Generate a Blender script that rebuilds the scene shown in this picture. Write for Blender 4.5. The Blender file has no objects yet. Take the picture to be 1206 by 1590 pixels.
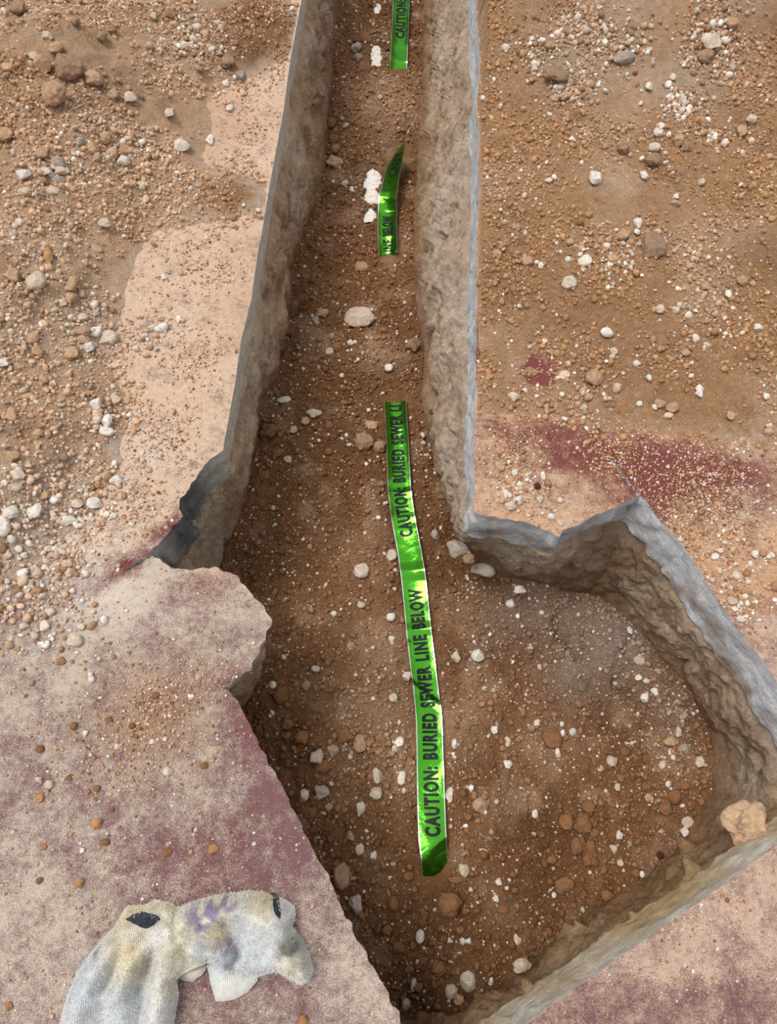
import bpy, math, random
import numpy as np
from mathutils import Matrix, Vector
from mathutils.geometry import delaunay_2d_cdt

# ------------------------------------------------------------------ camera
FPX, CX, CY, HC = 1148.0, 603.0, 795.0, 1.65      # focal length in px, principal point, lens height over slab
NADIR = (545.0, 1290.0)                           # where the plumb line through the lens meets the picture
SC = bpy.context.scene
dn = np.array([(NADIR[0]-CX)/FPX, -(NADIR[1]-CY)/FPX, -1.0]); dn /= np.linalg.norm(dn)
zc = -dn
yc = np.array([0, 1.0, 0]) - zc*zc[1]; yc /= np.linalg.norm(yc)
xc = np.cross(yc, zc)
RM = np.array([xc, yc, zc])                       # camera -> world
cam_d = bpy.data.cameras.new('camera')
cam = bpy.data.objects.new('camera', cam_d); SC.collection.objects.link(cam)
cam_d.sensor_fit = 'VERTICAL'; cam_d.sensor_height = 36.0; cam_d.lens = 36.0*FPX/1590.0
cam_d.clip_start = 0.05
cam.matrix_world = Matrix.Translation((0, 0, HC)) @ Matrix(RM.tolist()).to_4x4()
SC.camera = cam

# ------------------------------------------------------------------ sky, sun, exposure
world = bpy.data.worlds.new('overcast_sky'); SC.world = world; world.use_nodes = True
wn = world.node_tree.nodes; wl = world.node_tree.links; wn.clear()
w_out = wn.new('ShaderNodeOutputWorld'); w_bg = wn.new('ShaderNodeBackground')
w_geo = wn.new('ShaderNodeTexCoord'); w_sep = wn.new('ShaderNodeSeparateXYZ')
w_ramp = wn.new('ShaderNodeValToRGB')
wl.new(w_geo.outputs['Generated'], w_sep.inputs[0]); wl.new(w_sep.outputs['Z'], w_ramp.inputs[0])
cr = w_ramp.color_ramp                              # dull towards the horizon, bright overhead
cr.elements[0].color = (0.55, 0.55, 0.55, 1); cr.elements[1].color = (1.0, 1.05, 1.12, 1)
for pos, k in ((0.55, 0.55), (0.84, 0.88)):
    el = cr.elements.new(pos); el.color = (k, k*1.02, k*1.06, 1)
wl.new(w_ramp.outputs[0], w_bg.inputs[0]); w_bg.inputs[1].default_value = 0.92
wl.new(w_bg.outputs[0], w_out.inputs[0])
sun_d = bpy.data.lights.new('sun', 'SUN'); sun_d.energy = 2.5; sun_d.angle = math.radians(28)
sun_d.color = (1.0, 0.965, 0.91)
sun = bpy.data.objects.new('sun', sun_d); SC.collection.objects.link(sun)
sun.rotation_euler = Vector((0.42, -0.08, -1.0)).to_track_quat('-Z', 'Y').to_euler()
SC.view_settings.view_transform = 'Standard'; SC.view_settings.look = 'None'
SC.view_settings.exposure = 0.12; SC.view_settings.gamma = 1.0; SC.view_settings.use_curve_mapping = False

# ------------------------------------------------------------------ helpers
rng = np.random.default_rng(7)
SLAB_T = 0.145          # slab thickness
ZF = -0.50              # trench floor

def rays(p):
    p = np.atleast_2d(np.asarray(p, float))
    c = np.stack([(p[:, 0]-CX)/FPX, -(p[:, 1]-CY)/FPX, -np.ones(len(p))], 1)
    return c @ RM.T
def G(p, z=0.0):                                   # picture point -> point on the level plane z
    r = rays(p); t = (z-HC)/r[:, 2]
    return r[:, :2]*t[:, None]
def G1(px, py, z=0.0): return G([(px, py)], z)[0]
def to_px(P):
    q = (np.asarray(P, float) - np.array([0, 0, HC])) @ RM
    return np.stack([CX + FPX*q[:, 0]/-q[:, 2], CY - FPX*q[:, 1]/-q[:, 2]], 1)
def lin(c):
    c = np.asarray(c, float)/255.0
    return np.where(c <= 0.04045, c/12.92, ((c+0.055)/1.055)**2.4)
def sstep(a, b, x):
    t = np.clip((x-a)/(b-a), 0, 1); return t*t*(3-2*t)

def _hash(ix, iy, iz, seed):
    h = (ix*73856093) ^ (iy*19349663) ^ (iz*83492791) ^ (seed*2654435761)
    h &= 0xffffffff
    h = ((h ^ (h >> 15))*2246822519) & 0xffffffff
    h = ((h ^ (h >> 13))*3266489917) & 0xffffffff
    return ((h ^ (h >> 16)) & 0xffffff)/float(0xffffff)
def vnoise(P, seed=0):
    P = np.asarray(P, float); i = np.floor(P).astype(np.int64); f = P-i; f = f*f*(3-2*f)
    r = 0
    for dx in (0, 1):
        for dy in (0, 1):
            for dz in (0, 1):
                w = (f[:, 0] if dx else 1-f[:, 0])*(f[:, 1] if dy else 1-f[:, 1])*(f[:, 2] if dz else 1-f[:, 2])
                r = r + w*_hash(i[:, 0]+dx, i[:, 1]+dy, i[:, 2]+dz, seed)
    return r*2-1
def fbm(P, scale, octv=4, seed=0, gain=0.5):
    P = np.asarray(P, float)
    if P.shape[1] == 2: P = np.concatenate([P, np.zeros((len(P), 1))], 1)
    r = 0; a = 1.0; s = 0
    for k in range(octv):
        r = r + a*vnoise(P*scale*(2.03**k) + 13.7*k, seed+k); s += a; a *= gain
    return r/s
def cells(P, scale, seed=0):                       # distance to the nearest feature point and that point's random value
    P = np.asarray(P, float)[:, :2]*scale; i = np.floor(P).astype(np.int64); f = P-i
    best = np.full(len(P), 9.0); val = np.zeros(len(P)); z = np.zeros(len(P), np.int64)
    for dx in (-1, 0, 1):
        for dy in (-1, 0, 1):
            hx = _hash(i[:, 0]+dx, i[:, 1]+dy, z, seed+11); hy = _hash(i[:, 0]+dx, i[:, 1]+dy, z, seed+57)
            d = np.hypot(dx+hx-f[:, 0], dy+hy-f[:, 1]); m = d < best
            best = np.where(m, d, best); val = np.where(m, _hash(i[:, 0]+dx, i[:, 1]+dy, z, seed+91), val)
    return best, val
def seg_dist(P, A, B):
    d = np.full(len(P), 1e9)
    for a, b in zip(A, B):
        ab = b-a; L = ab@ab
        if L < 1e-14: continue
        t = np.clip(((P-a)@ab)/L, 0, 1)
        d = np.minimum(d, np.hypot(P[:, 0]-a[0]-t*ab[0], P[:, 1]-a[1]-t*ab[1]))
    return d
def poly_dist(P, Q): return seg_dist(P, Q, np.roll(Q, -1, 0))
def line_dist(P, Q): return seg_dist(P, Q[:-1], Q[1:])
def inside(P, Q):
    r = np.zeros(len(P), bool); x, y = P[:, 0], P[:, 1]; n = len(Q)
    for k in range(n):
        x0, y0 = Q[k]; x1, y1 = Q[(k+1) % n]
        if y0 == y1: continue
        c = ((y0 > y) != (y1 > y)) & (x < (x1-x0)*(y-y0)/(y1-y0)+x0)
        r ^= c
    return r
def blob(P, px, py, r, z=0.0, asp=1.0, rot=0.0):   # soft round patch centred under a picture point
    c = G1(px, py, z); d = P[:, :2]-c
    if asp != 1.0:
        a = math.radians(rot); ca, sa = math.cos(a), math.sin(a)
        d = np.stack([(d[:, 0]*ca+d[:, 1]*sa)/asp, -d[:, 0]*sa+d[:, 1]*ca], 1)
    return np.exp(-(d**2).sum(1)/(r*r))
def resample(Q, step):
    out = []
    for a, b in zip(Q[:-1], Q[1:]):
        n = max(1, int(round(np.linalg.norm(b-a)/step)))
        for k in range(n): out.append(a+(b-a)*k/n)
    out.append(Q[-1]); return np.array(out)
def mix(a, b, f):
    f = np.asarray(f, float)
    return a*(1-f[..., None])+b*f[..., None]

def make_mesh(name, V, F, smooth=True, col=None, attrs=None, mats=(), midx=None):
    V = np.asarray(V, np.float32); F = np.asarray(F, np.int32)
    me = bpy.data.meshes.new(name)
    me.vertices.add(len(V)); me.vertices.foreach_set('co', V.ravel())
    nf, k = F.shape
    me.loops.add(nf*k); me.loops.foreach_set('vertex_index', F.ravel())
    me.polygons.add(nf)
    me.polygons.foreach_set('loop_start', np.arange(0, nf*k, k, dtype=np.int32))
    me.polygons.foreach_set('loop_total', np.full(nf, k, np.int32))
    for m in mats: me.materials.append(m)
    if midx is not None: me.polygons.foreach_set('material_index', np.asarray(midx, np.int32))
    me.update(calc_edges=True)
    me.polygons.foreach_set('use_smooth', np.full(nf, smooth))
    if col is not None:
        a = me.attributes.new('Col', 'FLOAT_COLOR', 'POINT')
        c = np.ones((len(V), 4), np.float32); c[:, :3] = np.clip(col, 0, 1); a.data.foreach_set('color', c.ravel())
    for nm, val in (attrs or {}).items():
        a = me.attributes.new(nm, 'FLOAT', 'POINT'); a.data.foreach_set('value', np.asarray(val, np.float32))
    me.validate()
    return me
def link(name, me, parent=None, label=None, cat=None, group=None, kind=None):
    o = bpy.data.objects.new(name, me); SC.collection.objects.link(o)
    if parent is not None: o.parent = parent
    if label: o['label'] = label
    if cat: o['category'] = cat
    if group: o['group'] = group
    if kind: o['kind'] = kind
    return o

# ------------------------------------------------------------------ materials
def new_mat(name):
    m = bpy.data.materials.new(name); m.use_nodes = True
    nt = m.node_tree; nt.nodes.clear()
    o = nt.nodes.new('ShaderNodeOutputMaterial'); b = nt.nodes.new('ShaderNodeBsdfPrincipled')
    nt.links.new(b.outputs[0], o.inputs[0]); b.inputs['Specular IOR Level'].default_value = 0.2
    return m, nt, b
def N(nt, typ, **kw):
    n = nt.nodes.new(typ)
    for k, v in kw.items():
        if isinstance(v, bpy.types.NodeSocket): nt.links.new(v, n.inputs[k])
        elif k in n.inputs.keys(): n.inputs[k].default_value = v
        else: setattr(n, k, v)
    return n
def noise(nt, vec, scale, detail=4, rough=0.6):
    n = nt.nodes.new('ShaderNodeTexNoise'); nt.links.new(vec, n.inputs['Vector'])
    n.inputs['Scale'].default_value = scale; n.inputs['Detail'].default_value = detail
    n.inputs['Roughness'].default_value = rough
    return n.outputs['Fac']
def math_(nt, op, a, b=None, c=None, clamp=False):
    n = nt.nodes.new('ShaderNodeMath'); n.operation = op; n.use_clamp = clamp
    for i, v in enumerate((a, b, c)):
        if v is None: continue
        if isinstance(v, bpy.types.NodeSocket): nt.links.new(v, n.inputs[i])
        else: n.inputs[i].default_value = v
    return n.outputs[0]
def remap(nt, v, a, b, c=0.0, d=1.0):
    n = nt.nodes.new('ShaderNodeMapRange'); nt.links.new(v, n.inputs[0])
    for i, x in enumerate((a, b, c, d)): n.inputs[1+i].default_value = x
    return n.outputs[0]
def mixc(nt, f, a, b, typ='MIX'):
    n = nt.nodes.new('ShaderNodeMix'); n.data_type = 'RGBA'; n.blend_type = typ
    for i, v in ((0, f), (6, a), (7, b)):
        if isinstance(v, bpy.types.NodeSocket): nt.links.new(v, n.inputs[i])
        elif i == 0: n.inputs[0].default_value = v
        else: n.inputs[i].default_value = (*v, 1)
    return n.outputs[2]
def scale_col(nt, col, fac):
    n = nt.nodes.new('ShaderNodeVectorMath'); n.operation = 'SCALE'
    nt.links.new(col, n.inputs[0])
    nt.links.new(fac, n.inputs['Scale']) if isinstance(fac, bpy.types.NodeSocket) else setattr(n.inputs['Scale'], 'default_value', fac)
    return n.outputs[0]
def bump(nt, b, h, strength, dist):
    n = nt.nodes.new('ShaderNodeBump'); nt.links.new(h, n.inputs['Height'])
    n.inputs['Strength'].default_value = strength; n.inputs['Distance'].default_value = dist
    nt.links.new(n.outputs[0], b.inputs['Normal'])
def attr(nt, name, out='Color'):
    n = nt.nodes.new('ShaderNodeAttribute'); n.attribute_name = name; return n.outputs[out]
def coord(nt): return nt.nodes.new('ShaderNodeTexCoord').outputs['Object']

def mat_earth(name, grain=1.0, speck=0.66):
    m, nt, b = new_mat(name); v = coord(nt)
    n1 = noise(nt, v, 45, 5, 0.65); n2 = noise(nt, v, 230*grain, 4, 0.75); n3 = noise(nt, v, 170, 2, 0.5)
    c = scale_col(nt, attr(nt, 'Col'), remap(nt, n1, 0.28, 0.72, 0.78, 1.2))
    c = scale_col(nt, c, remap(nt, n2, 0.3, 0.7, 0.60, 1.36))
    sp = remap(nt, n3, speck, speck+0.05)
    c = mixc(nt, sp, c, tuple(lin((214, 190, 166))))
    nt.links.new(c, b.inputs['Base Color']); b.inputs['Roughness'].default_value = 0.95
    h = math_(nt, 'ADD', math_(nt, 'MULTIPLY', n1, 0.6), math_(nt, 'MULTIPLY', n2, 0.5))
    bump(nt, b, h, 1.0, 0.02)
    return m
M_SOIL = mat_earth('trench_soil')
M_DIRT = mat_earth('loose_dirt', 1.2, 0.63)
def mat_wall():
    m, nt, b = new_mat('cut_earth'); v = coord(nt)
    mp = N(nt, 'ShaderNodeMapping', Vector=v); mp.inputs['Scale'].default_value = (1, 1, 0.45)
    n1 = noise(nt, mp.outputs[0], 26, 6, 0.7); n2 = noise(nt, mp.outputs[0], 120, 5, 0.7); n3 = noise(nt, v, 420, 3, 0.7)
    c = scale_col(nt, attr(nt, 'Col'), remap(nt, n1, 0.3, 0.7, 0.70, 1.25))
    c = scale_col(nt, c, remap(nt, n2, 0.3, 0.7, 0.78, 1.2))
    c = scale_col(nt, c, remap(nt, n3, 0.3, 0.7, 0.74, 1.22))
    nt.links.new(c, b.inputs['Base Color']); b.inputs['Roughness'].default_value = 0.95
    h = math_(nt, 'ADD', math_(nt, 'MULTIPLY', n1, 0.9), math_(nt, 'MULTIPLY', n2, 0.5))
    h = math_(nt, 'ADD', h, math_(nt, 'MULTIPLY', n3, 0.25))
    bump(nt, b, h, 1.0, 0.022)
    return m
M_WALL = mat_wall()
def mat_slab_top():
    m, nt, b = new_mat('dusty_red_painted_concrete'); v = coord(nt)
    n0 = noise(nt, v, 14, 6, 0.65); n1 = noise(nt, v, 70, 6, 0.7); n2 = noise(nt, v, 330, 4, 0.75); n3 = noise(nt, v, 190, 2, 0.5)
    d = attr(nt, 'dust', 'Fac')
    s = math_(nt, 'ADD', d, math_(nt, 'MULTIPLY', math_(nt, 'SUBTRACT', n0, 0.5), 2.3))
    s = math_(nt, 'ADD', s, math_(nt, 'MULTIPLY', math_(nt, 'SUBTRACT', n1, 0.5), 1.4))
    s = math_(nt, 'ADD', s, math_(nt, 'MULTIPLY', math_(nt, 'SUBTRACT', n2, 0.5), 2.4))
    f = remap(nt, s, 0.08, 0.95)
    fr = attr(nt, 'fresh', 'Fac')
    paint = scale_col(nt, mixc(nt, fr, mixc(nt, n1, tuple(lin((112, 78, 80))), tuple(lin((136, 106, 106)))), mixc(nt, n1, tuple(lin((114, 56, 55))), tuple(lin((130, 76, 74))))), remap(nt, n2, 0.3, 0.7, 0.85, 1.15))
    dust = scale_col(nt, scale_col(nt, attr(nt, 'Col'), remap(nt, n2, 0.3, 0.7, 0.70, 1.20)), remap(nt, n1, 0.3, 0.7, 0.82, 1.12))
    c = mixc(nt, f, paint, dust)
    sp = math_(nt, 'MULTIPLY', remap(nt, n3, 0.69, 0.74), 0.8)
    c = mixc(nt, sp, c, tuple(lin((226, 214, 204))))
    nt.links.new(c, b.inputs['Base Color']); b.inputs['Roughness'].default_value = 0.85
    bump(nt, b, math_(nt, 'ADD', math_(nt, 'MULTIPLY', f, 0.35), math_(nt, 'ADD', n2, math_(nt, 'MULTIPLY', n1, 0.5))), 0.6, 0.008)
    return m
M_SLAB = mat_slab_top()
def mat_concrete():
    m, nt, b = new_mat('cut_concrete'); v = coord(nt)
    mp = N(nt, 'ShaderNodeMapping', Vector=v); mp.inputs['Scale'].default_value = (1, 1, 2.2)
    n1 = noise(nt, mp.outputs[0], 22, 6, 0.7); n2 = noise(nt, mp.outputs[0], 140, 5, 0.7)
    c = scale_col(nt, attr(nt, 'Col'), remap(nt, n1, 0.3, 0.7, 0.62, 1.28))
    c = scale_col(nt, c, remap(nt, n2, 0.3, 0.7, 0.74, 1.24))
    nt.links.new(c, b.inputs['Base Color']); b.inputs['Roughness'].default_value = 0.9
    bump(nt, b, math_(nt, 'ADD', n1, math_(nt, 'MULTIPLY', n2, 0.6)), 0.8, 0.014)
    return m
M_CONC = mat_concrete()
def mat_stone(name, use_attr):
    m, nt, b = new_mat(name)
    if use_attr: v = coord(nt); base = attr(nt, 'Col')
    else:
        oi = nt.nodes.new('ShaderNodeObjectInfo'); base = oi.outputs['Color']
        v = N(nt, 'ShaderNodeVectorMath', operation='ADD')
        nt.links.new(nt.nodes.new('ShaderNodeNewGeometry').outputs['Position'], v.inputs[0]); v = v.outputs[0]
    n1 = noise(nt, v, 90, 4, 0.65); n2 = noise(nt, v, 420, 3, 0.7)
    c = scale_col(nt, base, remap(nt, n1, 0.3, 0.7, 0.75, 1.2)); c = scale_col(nt, c, remap(nt, n2, 0.3, 0.7, 0.85, 1.14))
    nt.links.new(c, b.inputs['Base Color']); b.inputs['Roughness'].default_value = 0.93
    bump(nt, b, math_(nt, 'ADD', n1, math_(nt, 'MULTIPLY', n2, 0.6)), 0.7, 0.006)
    return m
M_STONE = mat_stone('dusty_stone', False); M_GRIT = mat_stone('grit', True)

# ------------------------------------------------------------------ outlines (picture points on the slab surface)
LEFT_EDGE = [(532, -450), (509, -250), (468, 0), (451, 90), (440, 172), (420, 279), (408, 352), (399, 400), (390, 465), (374, 529),
             (366, 588), (355, 651), (346, 699)]
LEFT_BREAK = [(346, 699), (337, 705), (318, 722), (304, 740), (293, 759), (280, 775), (276, 790), (287, 801), (272, 812), (260, 826), (247, 842), (232, 857),
              (200, 880), (164, 909), (201, 884), (236, 862),
              (258, 876), (272, 882), (300, 882), (339, 882), (358, 888), (369, 898), (394, 923), (412, 945), (421, 965), (415, 985), (405, 1007), (388, 1040), (366, 1055), (346, 1069),
              (366, 1085), (387, 1125), (404, 1160), (420, 1191), (443, 1228), (458, 1263), (484, 1316), (500, 1346), (515, 1373), (529, 1404), (550, 1446), (584, 1507),
              (619, 1579), (650, 1640), (664, 1672)]
RIGHT_EDGE = [(664, 1672), (740, 1640), (822, 1588), (868, 1553), (957, 1490), (999, 1461), (1070, 1412), (1133, 1366), (1206, 1312), (1275, 1262),
              (1278, 1230), (1268, 1160), (1206, 1062), (1186, 1027), (1158, 998), (1108, 921), (1063, 850), (1041, 829), (998, 774),
              (957, 722), (921, 692), (954, 725), (990, 771),
              (940, 793), (877, 823), (869, 834), (840, 821), (815, 811), (780, 806), (735, 796), (736, 713), (739, 574), (740, 400), (743, 298), (743, 199), (739, 166),
              (743, 133), (745, 93), (738, 0), (735, -250), (735, -450)]
edgeL = G(LEFT_EDGE+LEFT_BREAK[1:]); edgeR = G(RIGHT_EDGE)
def drop_notch(pts, bad): return [p for p in pts if p not in bad]
T_PX = drop_notch(LEFT_EDGE+LEFT_BREAK[1:], [(200, 880), (164, 909), (201, 884)]) + drop_notch(RIGHT_EDGE[1:], [(957, 722), (921, 692), (954, 725)])
T_POLY = G(T_PX)
B_PX = [(538, -450), (530, -250), (523, 0), (516, 139), (511, 172), (504, 259), (488, 318), (463, 378), (455, 430), (450, 500), (430, 580), (405, 630), (398, 700), (386, 760), (374, 800), (352, 850), (340, 882)]
B_PX2 = [(780, 1532), (854, 1468), (907, 1444), (921, 1412), (950, 1403), (992, 1370), (1041, 1331), (1080, 1267), (1103, 1231), (1101, 1186), (1105, 1133), (1085, 1095), (1048, 1041),
         (999, 995), (967, 963), (928, 931), (886, 917), (826, 899), (780, 895), (749, 874), (732, 853), (714, 818), (693, 776), (676, 724), (659, 661), (653, 623), (657, 540), (648, 487),
         (641, 400), (640, 332), (644, 265), (649, 206), (654, 133), (655, 33), (660, -250), (662, -450)]
LOW_T = [(394, 923), (412, 945), (421, 965), (415, 985), (405, 1007), (388, 1040), (366, 1055), (346, 1069), (366, 1085), (387, 1125), (404, 1160), (420, 1191), (443, 1228), (458, 1263), (484, 1316),
         (500, 1346), (515, 1373), (529, 1404), (550, 1446), (584, 1507), (619, 1579)]
under = G(LOW_T) + np.array([-0.075, -0.01])        # the soil is scooped out beneath the broken left slab
under_top = G(LOW_T) + np.array([-0.05, -0.008])
B_POLY = np.concatenate([G(B_PX, ZF), under, G([(640, 1590), (720, 1572)], ZF), G(B_PX2, ZF)])
# matching runs of the upper and lower rim of the cut walls: (upper points, lower points)
def span(L, a, b): return L[L.index(a):L.index(b)+1]
TL = drop_notch(LEFT_EDGE+LEFT_BREAK[1:], [(200, 880), (164, 909), (201, 884)])
TR = drop_notch(RIGHT_EDGE, [(957, 722), (921, 692), (954, 725)])
RUNS = [
    ('wall_left', G(span(TL, (532, -450), (468, 0))), G(span(B_PX, (538, -450), (523, 0)), ZF)),
    ('wall_left', G(span(TL, (468, 0), (408, 352))), G(span(B_PX, (523, 0), (463, 378)), ZF)),
    ('wall_left', G(span(TL, (408, 352), (366, 588))), G(span(B_PX, (463, 378), (405, 630)), ZF)),
    ('wall_left', G(span(TL, (366, 588), (346, 699))), G(span(B_PX, (405, 630), (386, 760)), ZF)),
    ('wall_left', G(span(TL, (346, 699), (236, 862))), G(span(B_PX, (386, 760), (352, 850)), ZF)),
    ('wall_left', G(span(TL, (236, 862), (369, 898))), np.concatenate([G([(352, 850), (340, 882)], ZF), under[:1]])),
    ('wall_left', np.concatenate([G([(369, 898)]), under_top]), under),
    ('wall_front', np.concatenate([under_top[-1:], G([(664, 1672)])]), np.concatenate([under[-1:], G([(640, 1590)], ZF)])),
    ('wall_front', G(span(TR, (664, 1672), (868, 1553))), np.concatenate([G([(640, 1590), (720, 1572), (780, 1532), (832, 1487)], ZF)])),
    ('wall_front', G(span(TR, (868, 1553), (1133, 1366))), np.concatenate([G([(832, 1487), (854, 1468)]+span(B_PX2, (907, 1444), (1041, 1331)), ZF)])),
    ('wall_front', G(span(TR, (1133, 1366), (1275, 1262))), G(span(B_PX2, (1041, 1331), (1103, 1231)), ZF)),
    ('wall_right', G(span(TR, (1275, 1262), (1206, 1062))), G(span(B_PX2, (1103, 1231), (1085, 1095)), ZF)),
    ('wall_right', G(span(TR, (1206, 1062), (998, 774))), G(span(B_PX2, (1085, 1095), (928, 931)), ZF)),
    ('wall_right', G(span(TR, (998, 774), (869, 834))), G(span(B_PX2, (928, 931), (826, 899)), ZF)),
    ('wall_right', G(span(TR, (869, 834), (735, 796))), G(span(B_PX2, (826, 899), (714, 818)), ZF)),
    ('wall_right', G(span(TR, (735, 796), (740, 400))), G(span(B_PX2, (714, 818), (641, 400)), ZF)),
    ('wall_right', G(span(TR, (740, 400), (738, 0))), G(span(B_PX2, (641, 400), (655, 33)), ZF)),
    ('wall_right', G(span(TR, (738, 0), (735, -450))), G(span(B_PX2, (655, 33), (662, -450)), ZF)),
]

# ------------------------------------------------------------------ the trench: one height field, cut into floor and walls
STEP = 0.0062
x0, y0 = T_POLY.min(0)-0.12; x1, y1 = T_POLY.max(0)+0.05
nx = int((x1-x0)/STEP)+1; ny = int((y1-y0)/STEP)+1
gx = x0+np.arange(nx)*STEP; gy = y0+np.arange(ny)*STEP
XX, YY = np.meshgrid(gx, gy); GP = np.stack([XX.ravel(), YY.ravel()], 1)
inT = inside(GP, T_POLY); dT = poly_dist(GP, T_POLY)*np.where(inT, 1, -1)
inB = inside(GP, B_POLY); dB = poly_dist(GP, B_POLY)*np.where(inB, -1, 1)
tt = np.clip(dT/np.maximum(dT+np.maximum(dB, 0), 1e-6), 0, 1)
tt = np.where(inB & (dT > 0), 1.0, tt)
tape_mid = [(613, 625), (617, 690), (620, 762), (625, 800), (635, 853), (642, 898), (651, 989), (662, 1078), (666, 1113), (668, 1198), (671, 1299), (677, 1362)]
tapeB_mid = [(622, 232), (612, 262), (606, 290), (602, 320), (601, 350), (602, 396)]
tapeC_mid = [(627, -250), (625, -60), (623, 0), (621, 50), (618, 108)]
pipe_mid = [(592, -450), (588, -100), (586, 15), (584, 90), (579, 300), (577, 345)]
def floor_z(P):
    z = np.full(len(P), ZF)
    z = z + 0.022*fbm(P, 3.2, 3, 21) + 0.012*fbm(P, 11, 3, 31)
    for px, py, r, a, asp, rot in [
        (575, 560, 0.13, 0.045, 1.3, 0), (500, 400, 0.08, -0.03, 1, 0), (480, 620, 0.10, 0.02, 1, 0), (585, 150, 0.16, 0.05, 1, 0), (545, 200, 0.06, 0.03, 1, 0),
        (450, 850, 0.12, -0.02, 1, 0), (530, 760, 0.10, 0.02, 1, 0), (450, 1080, 0.08, 0.03, 1, 0), (720, 830, 0.06, -0.03, 1, 0),
        (950, 985, 0.075, 0.06, 1.7, -45), (885, 985, 0.05, -0.035, 1.0, 0), (880, 1050, 0.05, 0.03, 1, 0), (965, 1120, 0.07, -0.045, 1.1, 0), (1040, 1110, 0.06, 0.03, 1, 0),
        (1060, 1230, 0.10, 0.03, 1, 0), (820, 1225, 0.055, -0.015, 1, 0), (860, 1360, 0.07, -0.03, 1, 0), (690, 1500, 0.12, -0.02, 1, 0), (560, 1390, 0.06, 0.02, 1, 0),
        (640, 1580, 0.06, -0.05, 1, 0), (570, 1060, 0.12, 0.015, 1, 0)]:
        z = z + a*blob(P, px, py, r, ZF, asp, rot)
    for pts, a, w in [([(866, 955), (880, 985), (897, 1020)], .035, .013), ([(955, 1062), (992, 1092), (1003, 1135), (1000, 1170)], .03, .012), ([(1005, 1170), (1000, 1210)], .015, .01)]:
        z = z - a*np.exp(-(line_dist(P+0.012*np.stack([fbm(P, 30, 2, 83), fbm(P, 30, 2, 84)], 1), G(pts, ZF))/w)**2)
    f1, v1 = cells(P, 26, 3); f2, v2 = cells(P, 60, 5)
    z = z + 0.020*(0.5-f1)*sstep(-0.3, 0.4, fbm(P, 5, 2, 77))*(0.4+v1) + 0.012*(0.45-f2)*(0.3+v2) + 0.006*fbm(P, 40, 3, 79)
    return z
fz = floor_z(GP)
# loosen the soil in the corridors where the tape lies and around the bare pipe
tp = G(tape_mid, ZF); tpB = G(tapeB_mid, ZF); tpC = G(tapeC_mid, ZF)
smooth_f = ZF + 0.016*fbm(GP, 3.2, 2, 21)
for Q in (tp, tpB, tpC):
    w = sstep(0.085, 0.035, line_dist(GP, Q)); fz = fz*(1-w)+(np.minimum(fz, smooth_f)-0.002)*w
pp = G(pipe_mid, ZF); PIPE_R = 0.055
PIPE_Z = ZF+0.002-PIPE_R                            # crown of the pipe just at floor level
for px, py, r, asp, rot in [(577, 282, 0.030, 1.9, 85), (576, 306, 0.024, 1.6, 95), (574, 337, 0.021, 1.6, 75), (583, 84, 0.022, 2.3, 88), (585, 100, 0.019, 1.3, 90), (586, 15, 0.013, 2.8, 80)]:
    b_ = blob(GP, px, py, r*1.35, ZF, asp, rot); w = sstep(0.18, 0.75, b_ + 0.28*fbm(GP, 38, 3, 6)*(b_ > 0.02))
    fz = fz*(1-w)+(ZF-0.03)*w
dp = line_dist(GP, pp)
crown = PIPE_Z+np.sqrt(np.maximum(PIPE_R**2-dp**2, 0))
bare = fz < ZF-0.02
fz = np.where((dp < PIPE_R*0.9) & ~bare, np.maximum(fz, crown+0.006), fz)
pw = 1.0 + 1.6*blob(GP, 300, 830, 0.13, -0.15) + 0.5*blob(GP, 850, 860, 0.15, -0.2) + 0.9*blob(GP, 1160, 1260, 0.13, -0.2)
prof = tt**pw
prof = np.clip(prof + 0.10*np.sin(np.pi*tt)*fbm(np.stack([GP[:, 0], GP[:, 1]], 1), 7, 3, 91), 0, 1)
ztop = -SLAB_T+0.004
zz = ztop+(fz-ztop)*prof
zz = np.where(tt <= 0, ztop-0.01, zz)
Vt = np.stack([GP[:, 0], GP[:, 1], zz], 1)
# push wall points about sideways so the cut faces are lumpy
wmid = np.sin(np.pi*np.clip(tt, 0, 1))**0.7
Z2 = zz.reshape(ny, nx); gyv, gxv = np.gradient(Z2, STEP)
nrm = np.stack([-gxv.ravel(), -gyv.ravel(), np.ones(nx*ny)], 1); nrm /= np.linalg.norm(nrm, axis=1)[:, None]
lump = 0.020*fbm(Vt*np.array([1, 1, 0.8]), 12, 4, 41, 0.6) + 0.007*fbm(Vt, 55, 3, 45)
Vt = Vt + nrm*(lump*wmid)[:, None]
ZT = Vt[:, 2].reshape(ny, nx); TTG = tt.reshape(ny, nx)
def bil(A, P):
    u = np.clip((P[:, 0]-x0)/STEP, 0, nx-1.001); v = np.clip((P[:, 1]-y0)/STEP, 0, ny-1.001)
    i = u.astype(int); j = v.astype(int); a = u-i; b = v-j
    return A[j, i]*(1-a)*(1-b)+A[j, i+1]*a*(1-b)+A[j+1, i]*(1-a)*b+A[j+1, i+1]*a*b

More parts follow.
